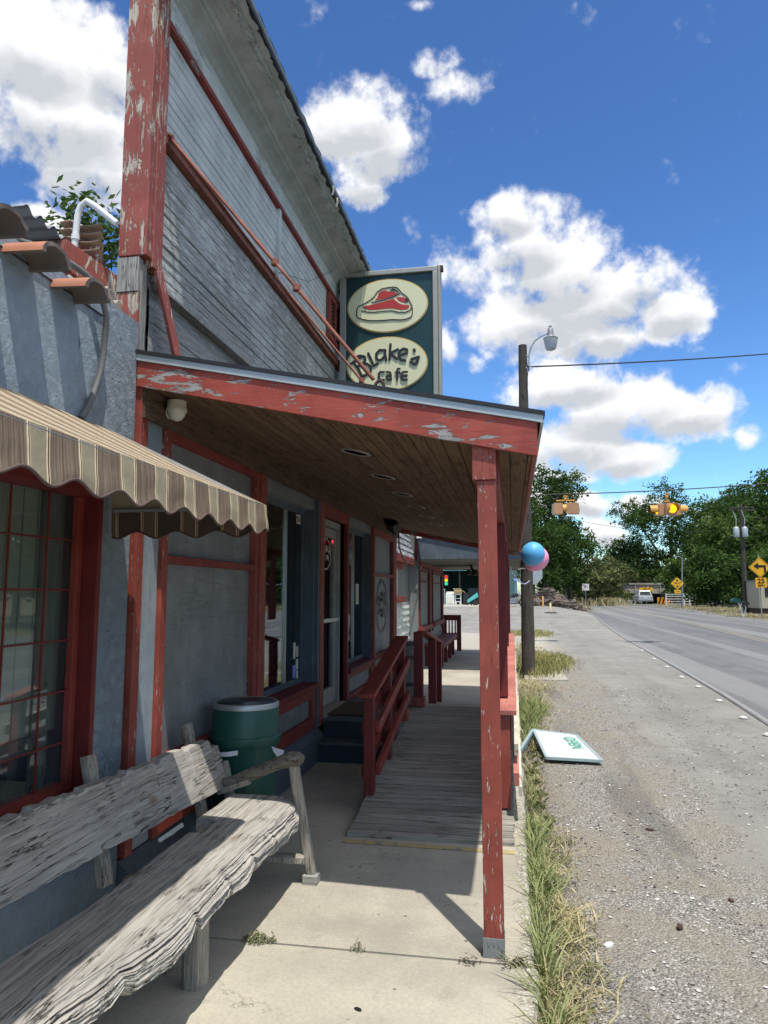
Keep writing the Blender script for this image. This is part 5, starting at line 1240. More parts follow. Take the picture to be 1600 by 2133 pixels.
for k in range(60):
    x = random.uniform(.33,.62); y = random.uniform(7.7,8.35); m.beam((x,y,.009-(8.5-y)*.055+ .0), (x+random.uniform(-.04,.04),y+random.uniform(-.05,.05),.009-(8.5-y)*.055+.0), .007, .004)
m.build('faded_drawing', plain('faded_blue_marker', (.30,.38,.48), .5), fs)

# ------------------------------------------------------------------ traffic signals
def head(m, x, y, z, ang, amber_parent=None):
    pass
def signal(name_lab, x, y, z, hz_top, heads, lit):
    t = thing('traffic_signal', (x, y, z), name_lab, 'traffic signal', 'yellow flashing signals on the span wire')
    m = MB(); m.tube([(x,y,hz_top),(x,y,z+.30)], .018, 8); m.lathe((x,y,hz_top-.10), [(.03,-.05),(.055,-.03),(.055,.02),(.03,.04)], 12); m.box(x-.30 if len(heads) == 2 else x-.08, x+.30 if len(heads) == 2 else x+.08, y-.025, y+.025, z+.255, z+.30); m.box(x-.06,x+.06,y-.05,y+.05,hz_top-.04,hz_top); m.build('hanger', M['yellowbr'], t)
    for dx, dy, an in heads:
        Rm = Matrix.Rotation(R(an), 4, 'Z'); T = Matrix.Translation((x+dx, y+dy, z)) @ Rm      # head faces local -y
        def tr(mb): mb.v = [tuple(T @ Vector(v)) for v in mb.v]; return mb
        m = MB(); m.box(-.17,.17,-.10,.17,-.18,.18); m.box(-.175,.175,-.115,-.10,-.185,.185); h = tr(m).build('signal_head', M['orange'], t, bevel=.015)
        m = MB(); n = 20
        for r_ in (.155, .148):
            for L in (-.116, -.36):
                for k in range(n+1):
                    a = R(-35+250*k/n); rr = r_; m.v.append((math.cos(a)*rr, L if k > 0 and k < n or L > -.2 else -.2, math.sin(a)*rr))
        q = n+1
        for k in range(n): m.f += [(k, k+1, q+k+1, q+k), (2*q+k, 3*q+k, 3*q+k+1, 2*q+k+1), (q+k, q+k+1, 3*q+k+1, 3*q+k)]; m.m += [0, 1, 0]
        tr(m).build('visor', [M['yellowbr'], M['black']], h)
        m = MB(); m.lathe((0,-.118,0), [(.14,0),(.10,-.015),(.0,-.022)], 24, 'y'); tr(m).build('lens', M['amber'] if lit else M['rustdk'], h, smooth='all')
signal('pair of tan signal heads hanging near the left tree, seen from the side', 1.78, 24, 4.36, 4.80, [(-.24,0,100),(.24,.0,165)], False)
t2 = signal('tan signal cluster with its amber lens lit, hanging over the road', 4.96, 24, 4.26, 4.80, [(.07,-.20,8),(-.20,.02,-82),(.26,.08,100)], True)
m = MB()
for cx in (1.42, 2.10):
    m.tube([(cx+.09*math.cos(q), 24, 4.78+.09*math.sin(q)) for q in [k*.52 for k in range(13)]], .014, 6)
o = m.build('wire_coil', M['black']); tag(o, 'two coils of spare cable looped on the span wire', 'cable')

# ------------------------------------------------------------------ signs and street furniture
def post(m, x, y, z0, z1, w_=.05): m.box(x-w_/2, x+w_/2, y-.02, y+.02, z0, z1)
t = thing('turn_sign', (15.1, 48, 0), 'yellow diamond left-turn arrow sign above a 25 MPH plate at the right edge', 'road sign')
m = MB(); post(m, 15.22, 48.06, hz(15,48), 4.0, .07); m.build('post', M['steel_post'], t)
cx, cz, a_ = 15.25, 3.18, .66
m = MB(); m.prism([(cx-a_,cz),(cx,cz-a_),(cx+a_,cz),(cx,cz+a_)], 'y', 47.99, 48.02); o = m.build('diamond', M['yellow'], t)
m = MB(); m.prism([(cx-.38,cz+.09),(cx-.10,cz-.12),(cx-.10,cz+.0),(cx+.22,cz+.02),(cx+.22,cz-.32),(cx+.34,cz-.32),(cx+.34,cz+.14),(cx-.10,cz+.15),(cx-.10,cz+.30)], 'y', 47.975, 47.989); m.build('arrow', M['letter'], o)
m = MB()
for p, q_ in (((cx-a_+.06,cz),(cx,cz-a_+.06)),((cx,cz-a_+.06),(cx+a_-.06,cz)),((cx+a_-.06,cz),(cx,cz+a_-.06)),((cx,cz+a_-.06),(cx-a_+.06,cz))): m.stroke([p, q_], .018, 47.984, .005)
m.build('border', M['letter'], o)
m = MB(); m.box(cx-.30,cx+.34,47.99,48.02,1.93,2.54); o = m.build('speed_plate', M['yellow'], t)
text('25', .42, .003, 'speed_text', M['letter'], o, face_south(cx+.02, 47.985, 2.32), .012); text('MPH', .19, .003, 'speed_text', M['letter'], o, face_south(cx+.02, 47.985, 2.05), .006)
t = thing('clearance_sign', (15.05, 70, 0), "yellow diamond 14'-1\" clearance sign with arrows and a small plate by the gate", 'road sign')
cx, cz, a_ = 15.05, 2.48, .57
m = MB(); post(m, cx, 70.04, 0, 2.5, .06); m.build('post', M['steel_post'], t)
m = MB(); m.prism([(cx-a_,cz),(cx,cz-a_),(cx+a_,cz),(cx,cz+a_)], 'y', 69.99, 70.02); o = m.build('diamond', M['yellow'], t)
text("14'-1\"", .30, .003, 'clearance_text', M['letter'], o, face_south(cx, 69.98, cz), .008)
m = MB(); m.prism([(cx-.13,cz+.22),(cx+.13,cz+.22),(cx,cz+.40)], 'y', 69.975, 69.989); m.build('arrow', M['letter'], o); m = MB(); m.prism([(cx-.13,cz-.22),(cx,cz-.40),(cx+.13,cz-.22)], 'y', 69.975, 69.989); m.build('arrow', M['letter'], o)
m = MB(); m.box(cx-.28,cx+.28,69.99,70.02,1.56,1.88); o = m.build('plate', M['yellow'], t); text('15 MPH', .12, .003, 'plate_text', M['letter'], o, face_south(cx, 69.985, 1.72), .002)
t = thing('stop_sign', (.66, 25.5, 0), 'back of an octagonal stop sign half hidden behind the utility pole', 'road sign')
m = MB(); post(m, .66, 25.46, hz(.6,25), 2.7, .05); m.build('post', M['steel_post'], t)
m = MB(); m.prism([(.66+.405*math.cos(R(22.5+45*k)), 2.27+.405*math.sin(R(22.5+45*k))) for k in range(8)], 'y', 25.49, 25.496); m.build('octagon', M['signback'], t)
t = thing('white_sign', (7.78, 80, 0), 'small white square route sign on a thin post before the brush', 'road sign')
m = MB(); post(m, 7.78, 80.03, hz(7.7,80), 2.6, .06); m.build('post', M['steel_post'], t)
m = MB(); m.box(7.42,8.15,79.99,80.01,1.86,2.58); o = m.build('plate', M['white'], t)
m = MB(); m.box(7.60,7.68,79.975,79.985,2.0,2.45); m.box(7.48,7.78,79.975,79.985,2.42,2.48); m.box(7.95,8.0,79.975,79.985,2.1,2.4); m.build('marking', M['greymetal'], o)
m = MB(); m.tube([(5.25,75,hz(5,75)-.3),(5.32,75,3.95)], .085, 10); o = m.build('grey_pole', M['signback']); tag(o, 'short bare pale grey pole standing in front of the brush', 'pole')
t = thing('street_lamp', (16.5, 75, 0), 'grey street lamp with a short arm behind the clearance sign', 'street lamp')
m = MB(); m.tube([(16.47,75,-.1),(16.69,75,5.1)], [.10,.07], 10); m.build('pole', M['greymetal'], t); m = MB(); m.tube([(16.69,75,5.05),(16.4,75,5.2),(16.0,75,5.2)], .04, 8); m.beam((16.15,75,5.2),(15.85,75,5.19),.16,.10); m.build('lamp_arm', M['greymetal'], t)
def bollard(x, y, h, mt, lab, base=True):
    z = hz(x, y); t = thing('bollard', (x, y, z), lab, 'bollard'); m = MB(); m.lathe((x,y,z), [(.055,0),(.055,h-.03),(.03,h)], 12); m.build('tube', mt, t, smooth=True)
    if base: m = MB(); m.lathe((x,y,z), [(.36,-.01),(.34,.035),(.10,.05)], 20); m.build('base', M['black'], t)
bollard(2.21, 44, .60, M['cream'] if False else plain('pale_yellow', (.68,.58,.25), .6), 'pale yellow bollard on a round black base at the side street'); bollard(2.02, 50, .72, plain('orange_post', (.72,.32,.05), .6), 'orange marker post in front of the scrap wood heap', False)
# mailboxes
t = thing('mailbox', (14.75, 50, 0), 'pair of roadside mailboxes, one black with numbers and one green, on bent white posts', 'mailbox')
z = hz(14.7, 50)
m = MB(); m.tube([(14.70,50,z),(14.55,50,.75),(14.45,50,1.0)], .045, 8); m.tube([(14.75,50,z+.1),(14.9,50,.6),(14.85,50,.82),(14.6,50,.85)], .04, 8); m.build('post', M['white'], t)
def mb_(x, w_, z0, mt):
    m = MB(); m.prism([(x-w_/2,z0),(x+w_/2,z0),(x+w_/2,z0+.14),(x+w_/2*.7,z0+.23),(x,z0+.26),(x-w_/2*.7,z0+.23),(x-w_/2,z0+.14)], 'y', 49.8, 50.3); return m.build('box', mt, t)
mb_(14.30, .55, .98, M['green']); o = mb_(14.85, .42, .80, M['black']); text('1701', .14, .002, 'box_number', M['white'], o, face_south(14.86, 49.795, .90)) if False else None
# transformer pole on the right
t = thing('transformer_pole', (17.83, 60, 0), 'leaning wooden utility pole with two grey transformers by the right trees', 'utility pole')
m = MB(); m.tube([(17.86,60,-.2),(17.95,60,8.6)], [.20,.13], 12); m.build('pole', M['pole'], t, smooth=True)
m = MB(); m.box(17.0,18.9,59.9,59.98,8.05,8.15); m.beam((17.0,59.7,8.3),(18.9,60.2,8.35),.08,.08); 
for x in (17.1,17.5,18.3,18.8): m.lathe((x,59.95,8.15), [(.03,0),(.06,.05),(.06,.1),(.03,.2)], 8)
m.build('crossarm', M['pole'], t)
for x in (17.42, 18.05):
    m = MB(); m.lathe((x,59.75,5.95), [(.20,0),(.22,.05),(.22,.70),(.16,.80),(.05,.84)], 16); m.tube([(x,59.75,6.8),(x+.05,59.8,7.4),(x-.15,59.9,8.1)], .025, 6); m.build('transformer', M['signback'], t, smooth=True)
# gate and wire fence
t = thing('farm_gate', (18.2, 85, 0), 'white five-bar metal farm gate beside the clearance sign', 'gate')
z = hz(18, 85)
m = MB()
for zz in (.2,.48,.76,1.04,1.28): m.box(17.0,19.5,84.97,85.03,z-.05+zz,z+.03+zz)
for x in (17.0, 18.9, 19.5): m.box(x-.05,x+.05,84.94,85.06,z,z+1.36)
m.build('bars', M['white'], t)
m = MB()
for k, (x, y, h) in enumerate([(20.1,85,1.9),(22.3,82,1.3),(24.0,76,1.1)]): m.tube([(x,y,hz(x,y)-.1),(x+.1,y,h)], .06, 6)
for zz in (.3,.6,.9): m.tube([(19.5,85,zz+.1),(20.1,85,zz+.15),(22.3,82,zz),(24,76,zz),(30,70,zz)], .012, 5)
o = m.build('wire_fence', M['steel_post']); tag(o, 'thin post and wire fence under the right-hand trees', 'fence')
# trailer at the right edge
t = thing('trailer', (20.5, 57, 0), 'beige flat-roofed trailer on blocks cut off by the right picture edge', 'trailer')
m = MB(); m.box(17.95,25,57,60,.45,2.5); m.build('body', M['beige'], t, bevel=.03); m = MB(); m.box(18.35,19.2,56.97,57.0,1.3,2.1); m.box(20.3,21.4,56.97,57.0,1.3,2.1); m.build('window', M['carglass'], t); m = MB(); m.box(18.0,25,57.1,59.9,.0,.45); m.build('skirting', M['rustdk'], t); m = MB(); m.box(17.85,25.1,56.9,60.1,2.5,2.56); m.build('roof', M['greymetal'], t)

# suv seen from behind
def suv(x, y, lab, mt):
    z = hz(x, y); t = thing('suv', (x, y, z), lab, 'car')
    m = MB()
    S = [(0.0,.35,1.0,.86,.90),(.25,.32,1.08,.90,.92),(1.2,.32,1.10,.92,.94),(3.4,.32,1.08,.92,.93),(4.3,.35,1.0,.88,.90),(4.6,.42,.82,.78,.82)]
    b = 0; m.v = []
    for yy, zb, zt, wb, wt in S: m.v += [(x-wb,y+yy,z+zb),(x+wb,y+yy,z+zb),(x+wt,y+yy,z+zt*.8),(x+wt*.96,y+yy,z+zt),(x-wt*.96,y+yy,z+zt),(x-wt,y+yy,z+zt*.8)]
    for j in range(len(S)-1):
        for i in range(6): k = (i+1) % 6; m.f.append((j*6+i, j*6+k, (j+1)*6+k, (j+1)*6+i)); m.m.append(0)
    m.f += [(0,1,2,3,4,5), tuple(30+i for i in (5,4,3,2,1,0))]; m.m += [0,0]
    m.build('body', mt, t, bevel=.04)
    m = MB(); m.hexa([(x-.80,y+.10,z+1.07),(x+.80,y+.10,z+1.07),(x+.80,y+3.0,z+1.07),(x-.80,y+3.0,z+1.07),(x-.64,y+.38,z+1.70),(x+.64,y+.38,z+1.70),(x+.64,y+2.3,z+1.70),(x-.64,y+2.3,z+1.70)]); m.build('cabin', mt, t, bevel=.06)
    m = MB(); m.hexa([(x-.66,y+.125,z+1.14),(x+.66,y+.125,z+1.14),(x+.66,y+.2,z+1.14),(x-.66,y+.2,z+1.14),(x-.56,y+.30,z+1.58),(x+.56,y+.30,z+1.58),(x+.56,y+.4,z+1.58),(x-.56,y+.4,z+1.58)]); m.build('rear_window', M['carglass'], t)
    for sx in (-1, 1):
        m = MB(); m.box(x+sx*.86-.05,x+sx*.86+.05,y-.02,y+.2,z+.78,z+1.05); m.build('tail_light', M['red_deep'], t)
        for yy in (.9, 3.7):
            m = MB(); m.lathe((x+sx*.82-.11,y+yy,z+.36), [(.25,0),(.36,.02),(.36,.20),(.25,.22)], 20, 'x'); m.build('wheel', M['rubber'], t, smooth=True)
    m = MB(); m.box(x-.9,x+.9,y-.08,y+.05,z+.36,z+.58); m.build('bumper', M['greymetal'], t, bevel=.02); m = MB(); m.box(x-.16,x+.16,y-.012,y-.004,z+.72,z+.86); m.build('number_plate', M['white'], t)
suv(16.2, 93, 'silver SUV driving away towards the railway bridge', M['carpaint'])
# railway bridge
t = thing('railway_bridge', (27, 128, 0), 'low concrete railway bridge over the road with yellow clearance boards', 'bridge')
m = MB(); m.box(12,48,127.5,131,1.50,3.0); m.box(12,48,127.3,131.2,3.0,3.28); m.build('deck', M['brick'], t)
m = MB()
for k in range(18): m.box(12.5+2*k,12.75+2*k,127.38,127.5,1.5,3.0)
m.build('rib', M['brick'], t)
for x in (17.6, 25.4, 27.6): m = MB(); m.box(x,x+1.0,127.8,130.8,-3,1.5); m.build('pier', M['brick'], t)
m = MB()
for k in range(25): m.box(12+1.5*k,12.06+1.5*k,127.4,127.46,3.28,4.1)
m.box(12,48,127.4,127.46,4.05,4.1); m.box(12,48,127.4,127.46,3.7,3.75); m.build('hand_rail', M['rustdk'], t)
m = MB(); m.box(21.2,23.4,127.2,127.3,1.85,2.5); o = m.build('clearance_board', M['yellow'], t); text("14'-1\"", .55, .003, 'board_text', M['letter'], o, face_south(22.3, 127.18, 2.17), .01)
m = MB(); m.box(22.3,24.6,118,118.08,-.1,.9); o = m.build('barrier_sign', plain('orange_board', (.75,.30,.03), .5)); tag(o, 'orange and black chevron board by the bridge pier', 'road sign')
m = MB(); [m.hexa([(22.4+.55*k,117.99,-.1),(22.65+.55*k,117.99,-.1),(22.65+.55*k,118,-.1),(22.4+.55*k,118,-.1),(22.7+.55*k,117.99,.9),(22.95+.55*k,117.99,.9),(22.95+.55*k,118,.9),(22.7+.55*k,118,.9)]) for k in range(4)]; m.build('chevron', M['black'], o)
m = MB(); m.box(14.0,19.0,112,112.1,.2,.5)
for k in range(7): m.box(14.0+.8*k,14.15+.8*k,112.1,112.2,-1.3,.45)
m.box(14,19,112,112.1,-.5,-.3); o = m.build('guard_rail', M['signback']); tag(o, 'grey metal guard rail on the bend before the railway bridge', 'guard rail')
# lit ground and a pale truck beyond the bridge
suv(17.2, 136, 'white vehicle beyond the railway bridge opening', M['white'])

# ------------------------------------------------------------------ shop across the side street
sh = thing('shop', (-6, 57, .6), 'dark open-fronted junk shop across the side street', 'shop')
m = MB(); m.box(-16,-8.2,57,57.3,.3,5); m.box(-.7,.35,57,57.3,.3,5); m.box(-8.2,-.7,57,57.3,3.50,5); m.box(-16,.35,57.3,66,4.9,5.1); m.box(.05,.35,57.3,66,.3,5); m.box(-16,-15.7,57.3,66,.3,5); m.box(-16,.35,65.7,66,.3,5); m.build('wall', plain('dark_teal_wall', (.06,.13,.13), .8), sh)
m = MB(); m.box(-8.4,-.5,56.9,57.0,3.36,3.52); m.build('lintel', M['teal'], sh)
m = MB(); m.box(-16,.3,57.3,66,.45,.6); m.build('shop_floor', M['dark'], sh)
m = MB(); [m.box(x,x+.12,57,57.1,.6,3.36) for x in (-4.2,-2.6)]; m.build('post', M['dark'], sh)
m = MB(); m.box(-16,1.0,54.6,57,.2,.62); o = m.build('shop_apron', M['concrete']); tag(o, kind='structure')
ts = thing('signal_lamp', (-5.05, 55.2, 2.5), 'hanging three-colour traffic light glowing red, yellow and green in the shop front', 'traffic light')
m = MB(); m.box(-5.22,-4.88,55.3,55.5,2.15,3.0); m.build('housing', M['black'], ts)
for z, k in ((2.83,'lamp_r'),(2.57,'lamp_y'),(2.31,'lamp_g')): m = MB(); m.lathe((-5.05,55.3,z), [(.12,0),(.09,-.04),(.0,-.06)], 16, 'y'); m.build('lens', M[k], ts, smooth='all')
def simple(nm, boxes, mt, lab, cat, bevel=.01, extra=None):
    t = thing(nm, (boxes[0][0], boxes[0][2], boxes[0][4]), lab, cat); m = MB()
    for b in boxes: m.box(*b)
    m.build('body', mt, t, bevel=bevel)
    if extra: 
        m = MB()
        for b in extra[1]: m.box(*b)
        m.build(extra[0], extra[2], t, bevel=.004)
simple('clothes_dryer', [(-5.08,-4.42,55.0,55.65,.64,1.56)], M['white'], 'white clothes dryer standing in front of the junk shop', 'appliance', .03, ('door', [(-4.98,-4.52,54.97,55.0,.80,1.30),(-5.05,-4.45,55.4,55.6,1.56,1.70)], M['cream']))
simple('white_shelf', [(-4.38,-4.32,55.1,55.5,.63,1.5),(-3.95,-3.89,55.1,55.5,.63,1.5),(-4.32,-3.95,55.1,55.5,1.44,1.5),(-4.32,-3.95,55.1,55.5,1.15,1.20),(-4.32,-3.95,55.1,55.5,.9,.96),(-4.32,-4.25,55.08,55.1,.66,.9),(-4.02,-3.95,55.08,55.1,.66,.9)], M['white'], 'small open white shelf between the dryer and a dark stand', 'shelf')
t = thing('cardboard_box', (-4.1, 55.2, 1.5), 'open cardboard box on top of the white shelf', 'box'); m = MB(); m.box(-4.42,-3.85,55.05,55.5,1.51,1.80); m.build('box_body', M['card'], t); m = MB(); m.hexa([(-3.85,55.05,1.79),(-3.60,55.05,1.62),(-3.60,55.5,1.62),(-3.85,55.5,1.79),(-3.85,55.05,1.81),(-3.6,55.05,1.64),(-3.6,55.5,1.64),(-3.85,55.5,1.81)]); m.hexa([(-4.42,55.0,1.80),(-3.85,55.0,1.80),(-3.9,54.85,1.92),(-4.5,54.85,1.92),(-4.42,55.02,1.81),(-3.85,55.02,1.81),(-3.9,54.87,1.93),(-4.5,54.87,1.93)]); m.build('flap', M['card'], t)
simple('wire_rack', [(-5.55,-5.5,55.1,55.5,.63,1.9),(-5.2,-5.15,55.1,55.5,.63,1.9),(-5.5,-5.2,55.1,55.5,1.85,1.9),(-5.5,-5.2,55.1,55.5,1.4,1.44),(-5.5,-5.2,55.1,55.5,1.0,1.04)], M['signback'], 'pale metal rack left of the white dryer', 'rack')
simple('dark_stand', [(-3.75,-3.35,55.1,55.6,.63,1.5),(-3.7,-3.4,55.1,55.5,1.5,1.6)], M['black'], 'dark scrap stand right of the white shelf', 'stand')
for k, (x, y, w_, h) in enumerate([(-7.4,58.5,1.4,1.5),(-3.6,59,1.5,1.4),(-2.0,58,1.2,1.9)]):
    simple('cabinet', [(x,x+w_,y,y+.6,.6,.6+h),(x+.05,x+w_-.05,y-.02,y,.7,.6+h*.5)], plain('dim_cabinet%d' % k, [(.10,.08,.06),(.07,.08,.08),(.12,.03,.03)][k], .7), ['brown cabinet deep in the left of the shop', 'grey cabinet deep in the middle of the shop', 'dark red cabinet near the right post of the shop'][k], 'cabinet')
t = thing('cart', (-2.9, 54, .62), 'turquoise tilted box on a dark wheeled cart in front of the shop', 'cart')
m = MB(); m.hexa([(-3.30,53.8,.85),(-2.55,53.8,1.30),(-2.55,54.4,1.30),(-3.30,54.4,.85),(-3.38,53.8,1.05),(-2.62,53.8,1.62),(-2.62,54.4,1.62),(-3.38,54.4,1.05)]); m.build('box_body', M['teal'], t, bevel=.02)
m = MB(); m.beam((-3.1,54,.7),(-2.2,54,1.3),.3,.06); m.build('cart_frame', M['black'], t)
for x in (-2.75, -2.3): m = MB(); m.lathe((x,53.75,.84), [(.10,0),(.2,.01),(.2,.08),(.1,.09)], 16, 'y'); m.build('wheel', M['rubber'], t)
# motorcycle, front wheel towards the camera side
t = thing('motorcycle', (.6, 50, .5), 'black and chrome cruiser motorcycle parked beside the blue tarp', 'motorcycle')
x, y = .72, 50; z = hz(x, y)
def wheel(x, y, z, r, nm):
    rot = Matrix.Translation((x,y,z+r)) @ Matrix.Rotation(R(25), 4, 'Z')
    m = MB(); m.lathe((0,0,0), [(r*.80,-.05),(r*.95,-.05),(r,-.02),(r,.02),(r*.95,.05),(r*.80,.05)], 28, 'y'); m.v = [tuple(rot @ Vector(v)) for v in m.v]; o = m.build(nm, M['rubber'], t, smooth=True)
    m = MB(); m.lathe((0,0,0), [(r*.70,-.052),(r*.80,-.054),(r*.80,.054),(r*.70,.052)], 28, 'y'); m.lathe((0,0,0), [(.05,-.07),(.09,-.06),(.09,.06),(.05,.07)], 14, 'y')
    for k in range(9): a = 2*math.pi*k/9; m.tube([(math.cos(a)*.05,0,math.sin(a)*.05),(math.cos(a)*r*.75,0,math.sin(a)*r*.75)], .012, 5)
    m.v = [tuple(rot @ Vector(v)) for v in m.v]; m.build('rim', M['alu'], o, smooth=True)
wheel(.70, 50, z, .31, 'front_wheel'); wheel(-.75, 50.6, z, .31, 'rear_wheel')
m = MB(); 
for s_ in (-.09, .09): m.tube([(.70,50+s_,z+.31),(.42,50.05+s_,z+1.02)], .03, 8)
m.tube([(.40,49.65,z+1.08),(.42,50.05,z+1.04),(.36,50.5,z+1.10)], .015, 6); m.lathe((.52,50.0,z+.82), [(.05,-.1),(.10,-.03),(.10,.04),(.03,.07)], 14, 'x'); m.build('fork', M['alu'], t, smooth=True)
m = MB(); m.hexa([(-.75,50.2,z+.55),(.0,50.0,z+.55),(.0,50.5,z+.55),(-.75,50.8,z+.55),(-.85,50.25,z+.72),(-.1,50.05,z+.70),(-.1,50.45,z+.70),(-.85,50.75,z+.72)]); m.build('saddle', M['black'], t, bevel=.05)
m = MB(); m.hexa([(-.1,50.05,z+.62),(.42,49.95,z+.70),(.42,50.25,z+.70),(-.1,50.4,z+.62),(-.1,50.1,z+.84),(.38,49.98,z+.95),(.38,50.2,z+.95),(-.1,50.35,z+.84)]); m.build('fuel_tank', M['black'], t, bevel=.06)
m = MB(); m.box(-.2,.3,50.0,50.4,z+.2,z+.58); m.tube([(.2,49.95,z+.3),(-.3,50.05,z+.22),(-1.1,50.4,z+.25)], .05, 8); m.build('engine', M['greymetal'], t, bevel=.03)
m = MB(); m.hexa([(.1,51,2.5),(1.15,51,2.15),(1.2,53,2.2),(.1,53,2.6),(.1,51,2.55),(1.15,51,2.2),(1.2,53,2.25),(.1,53,2.65)]); [m.tube([(a,b,.5),(a,b,2.4)], .03, 6) for a, b in ((.2,51.1),(1.05,51.1))]; o = m.build('tarp_canopy', M['tarp']); tag(o, 'blue tarpaulin canopy behind the motorcycle and the pole', 'tarp')
# heap of scrap timber
m = MB(); random.seed(3)
for k in range(120):
    x = random.uniform(1.2, 5.2); y = random.uniform(51.5, 56); hmax = 1.25*(1-abs(x-2.2)/3.2)
    z = hz(x, y)+random.uniform(0, max(.1, hmax)); a = random.uniform(-1.3, 1.3); l = random.uniform(.4, 1.5)
    p = Vector((x-l/2*math.cos(a), y-l*.3*math.sin(a), z+random.uniform(-.2,.2))); q_ = Vector((x+l/2*math.cos(a), y+l*.3*math.sin(a), z+random.uniform(-.2,.2)))
    if k % 3: m.beam(p, q_, random.uniform(.08,.28), random.uniform(.03,.08), up=(random.uniform(-.3,.3),random.uniform(-.3,.3),1))
    else: m.tube([p, (p+q_)/2+Vector((0,0,.03)), q_], random.uniform(.05,.17), 7)
tag(m.build('scrap_heap', M['log']), 'low heap of scrap logs and planks by the side street', 'scrap heap', kind='stuff')

# ------------------------------------------------------------------ trees
def crown_mesh(name, lobes, n, size, mt, seed):
    rnd = random.Random(seed); V = []; F = []
    tot = sum(l[3]*l[4] for l in lobes)
    for (cx, cy, cz, rx, rz_) in lobes:
        k = int(n*rx*rz_/tot); ncl = max(6, k//26)
        for c in range(ncl):
            # clumps sit mostly near the lobe's surface
            u = rnd.uniform(-1, 1); th = rnd.uniform(0, 2*math.pi); rr = rnd.random()**.33*(.75+.33*rnd.random())
            sx = math.sqrt(1-u*u); px, py, pz = cx+rx*rr*sx*math.cos(th), cy+rx*rr*sx*math.sin(th), cz+rz_*rr*u
            cr = size*rnd.uniform(1.6, 3.4)
            for l in range(26):
                q = Vector((rnd.gauss(0,1), rnd.gauss(0,1), rnd.gauss(0,.7)))*cr*.42
                p = Vector((px,py,pz))+q; nrm = (Vector((rnd.gauss(0,1), rnd.gauss(0,1), rnd.gauss(.7,1)))).normalized()
                t1 = nrm.cross(Vector((rnd.gauss(0,1), rnd.gauss(0,1), rnd.gauss(0,1)))).normalized(); t2 = nrm.cross(t1)
                s_ = size*rnd.uniform(.35, .75); b = len(V)
                V += [tuple(p-t1*s_), tuple(p-t2*s_*.5+nrm*s_*.1), tuple(p+t1*s_), tuple(p+t2*s_*.5+nrm*s_*.1)]; F.append((b,b+1,b+2,b+3))
    me = bpy.data.meshes.new(name); me.from_pydata(V, [], F); me.materials.append(mt); me.update(); return me
def tree(nm, x, y, H, lobes, n, size, mt, lab, trunk=True, seed=1, cat='tree', group=None, tr=None):
    z = hz(x, y)
    t = thing(nm, (x, y, z), lab, cat, group)
    me = crown_mesh('crown', lobes, n, size, mt, seed); o = bpy.data.objects.new('crown', me); col.objects.link(o); o.parent = t
    rnd = random.Random(seed+5); m = MB(); r0 = tr or H*.022
    top = H*.62; P = [(x+math.sin(k*.8+seed)*H*.012, y+math.cos(k*.7)*H*.01, z-.3+top*k/6) for k in range(7)]
    m.tube(P, [r0*(1.25-.15*k) for k in range(7)], 8)
    for k in range(7):
        lb = lobes[k % len(lobes)]; a = P[2+k % 4]; m.tube([a, (x+lb[0]*.5+rnd.uniform(-.4,.4), y+lb[1]*.5, z+(a[2]-z+lb[2])*.5), (x+lb[0], y+lb[1], z+lb[2])], [r0*.55, r0*.38, r0*.12], 6)
    m.build('trunk', M['bark'], t, smooth='all')
    return t
def lobes(W_, H, n, seed, low=.25):
    r = random.Random(seed); L = [(0,0,H*(low+1)/2,W_*.36,H*(1-low)*.42)]
    for k in range(n):
        a = 2*math.pi*k/n+r.uniform(-.4,.4); f = r.uniform(.25,.42); h = r.uniform(low+.12, .86)
        L.append((math.cos(a)*W_*f, math.sin(a)*W_*f, H*h, W_*r.uniform(.14,.24)*(1.15-h*.3), H*r.uniform(.10,.17)))
    L.append((r.uniform(-.1,.1)*W_, 0, H*.88, W_*.17, H*.12)); return L
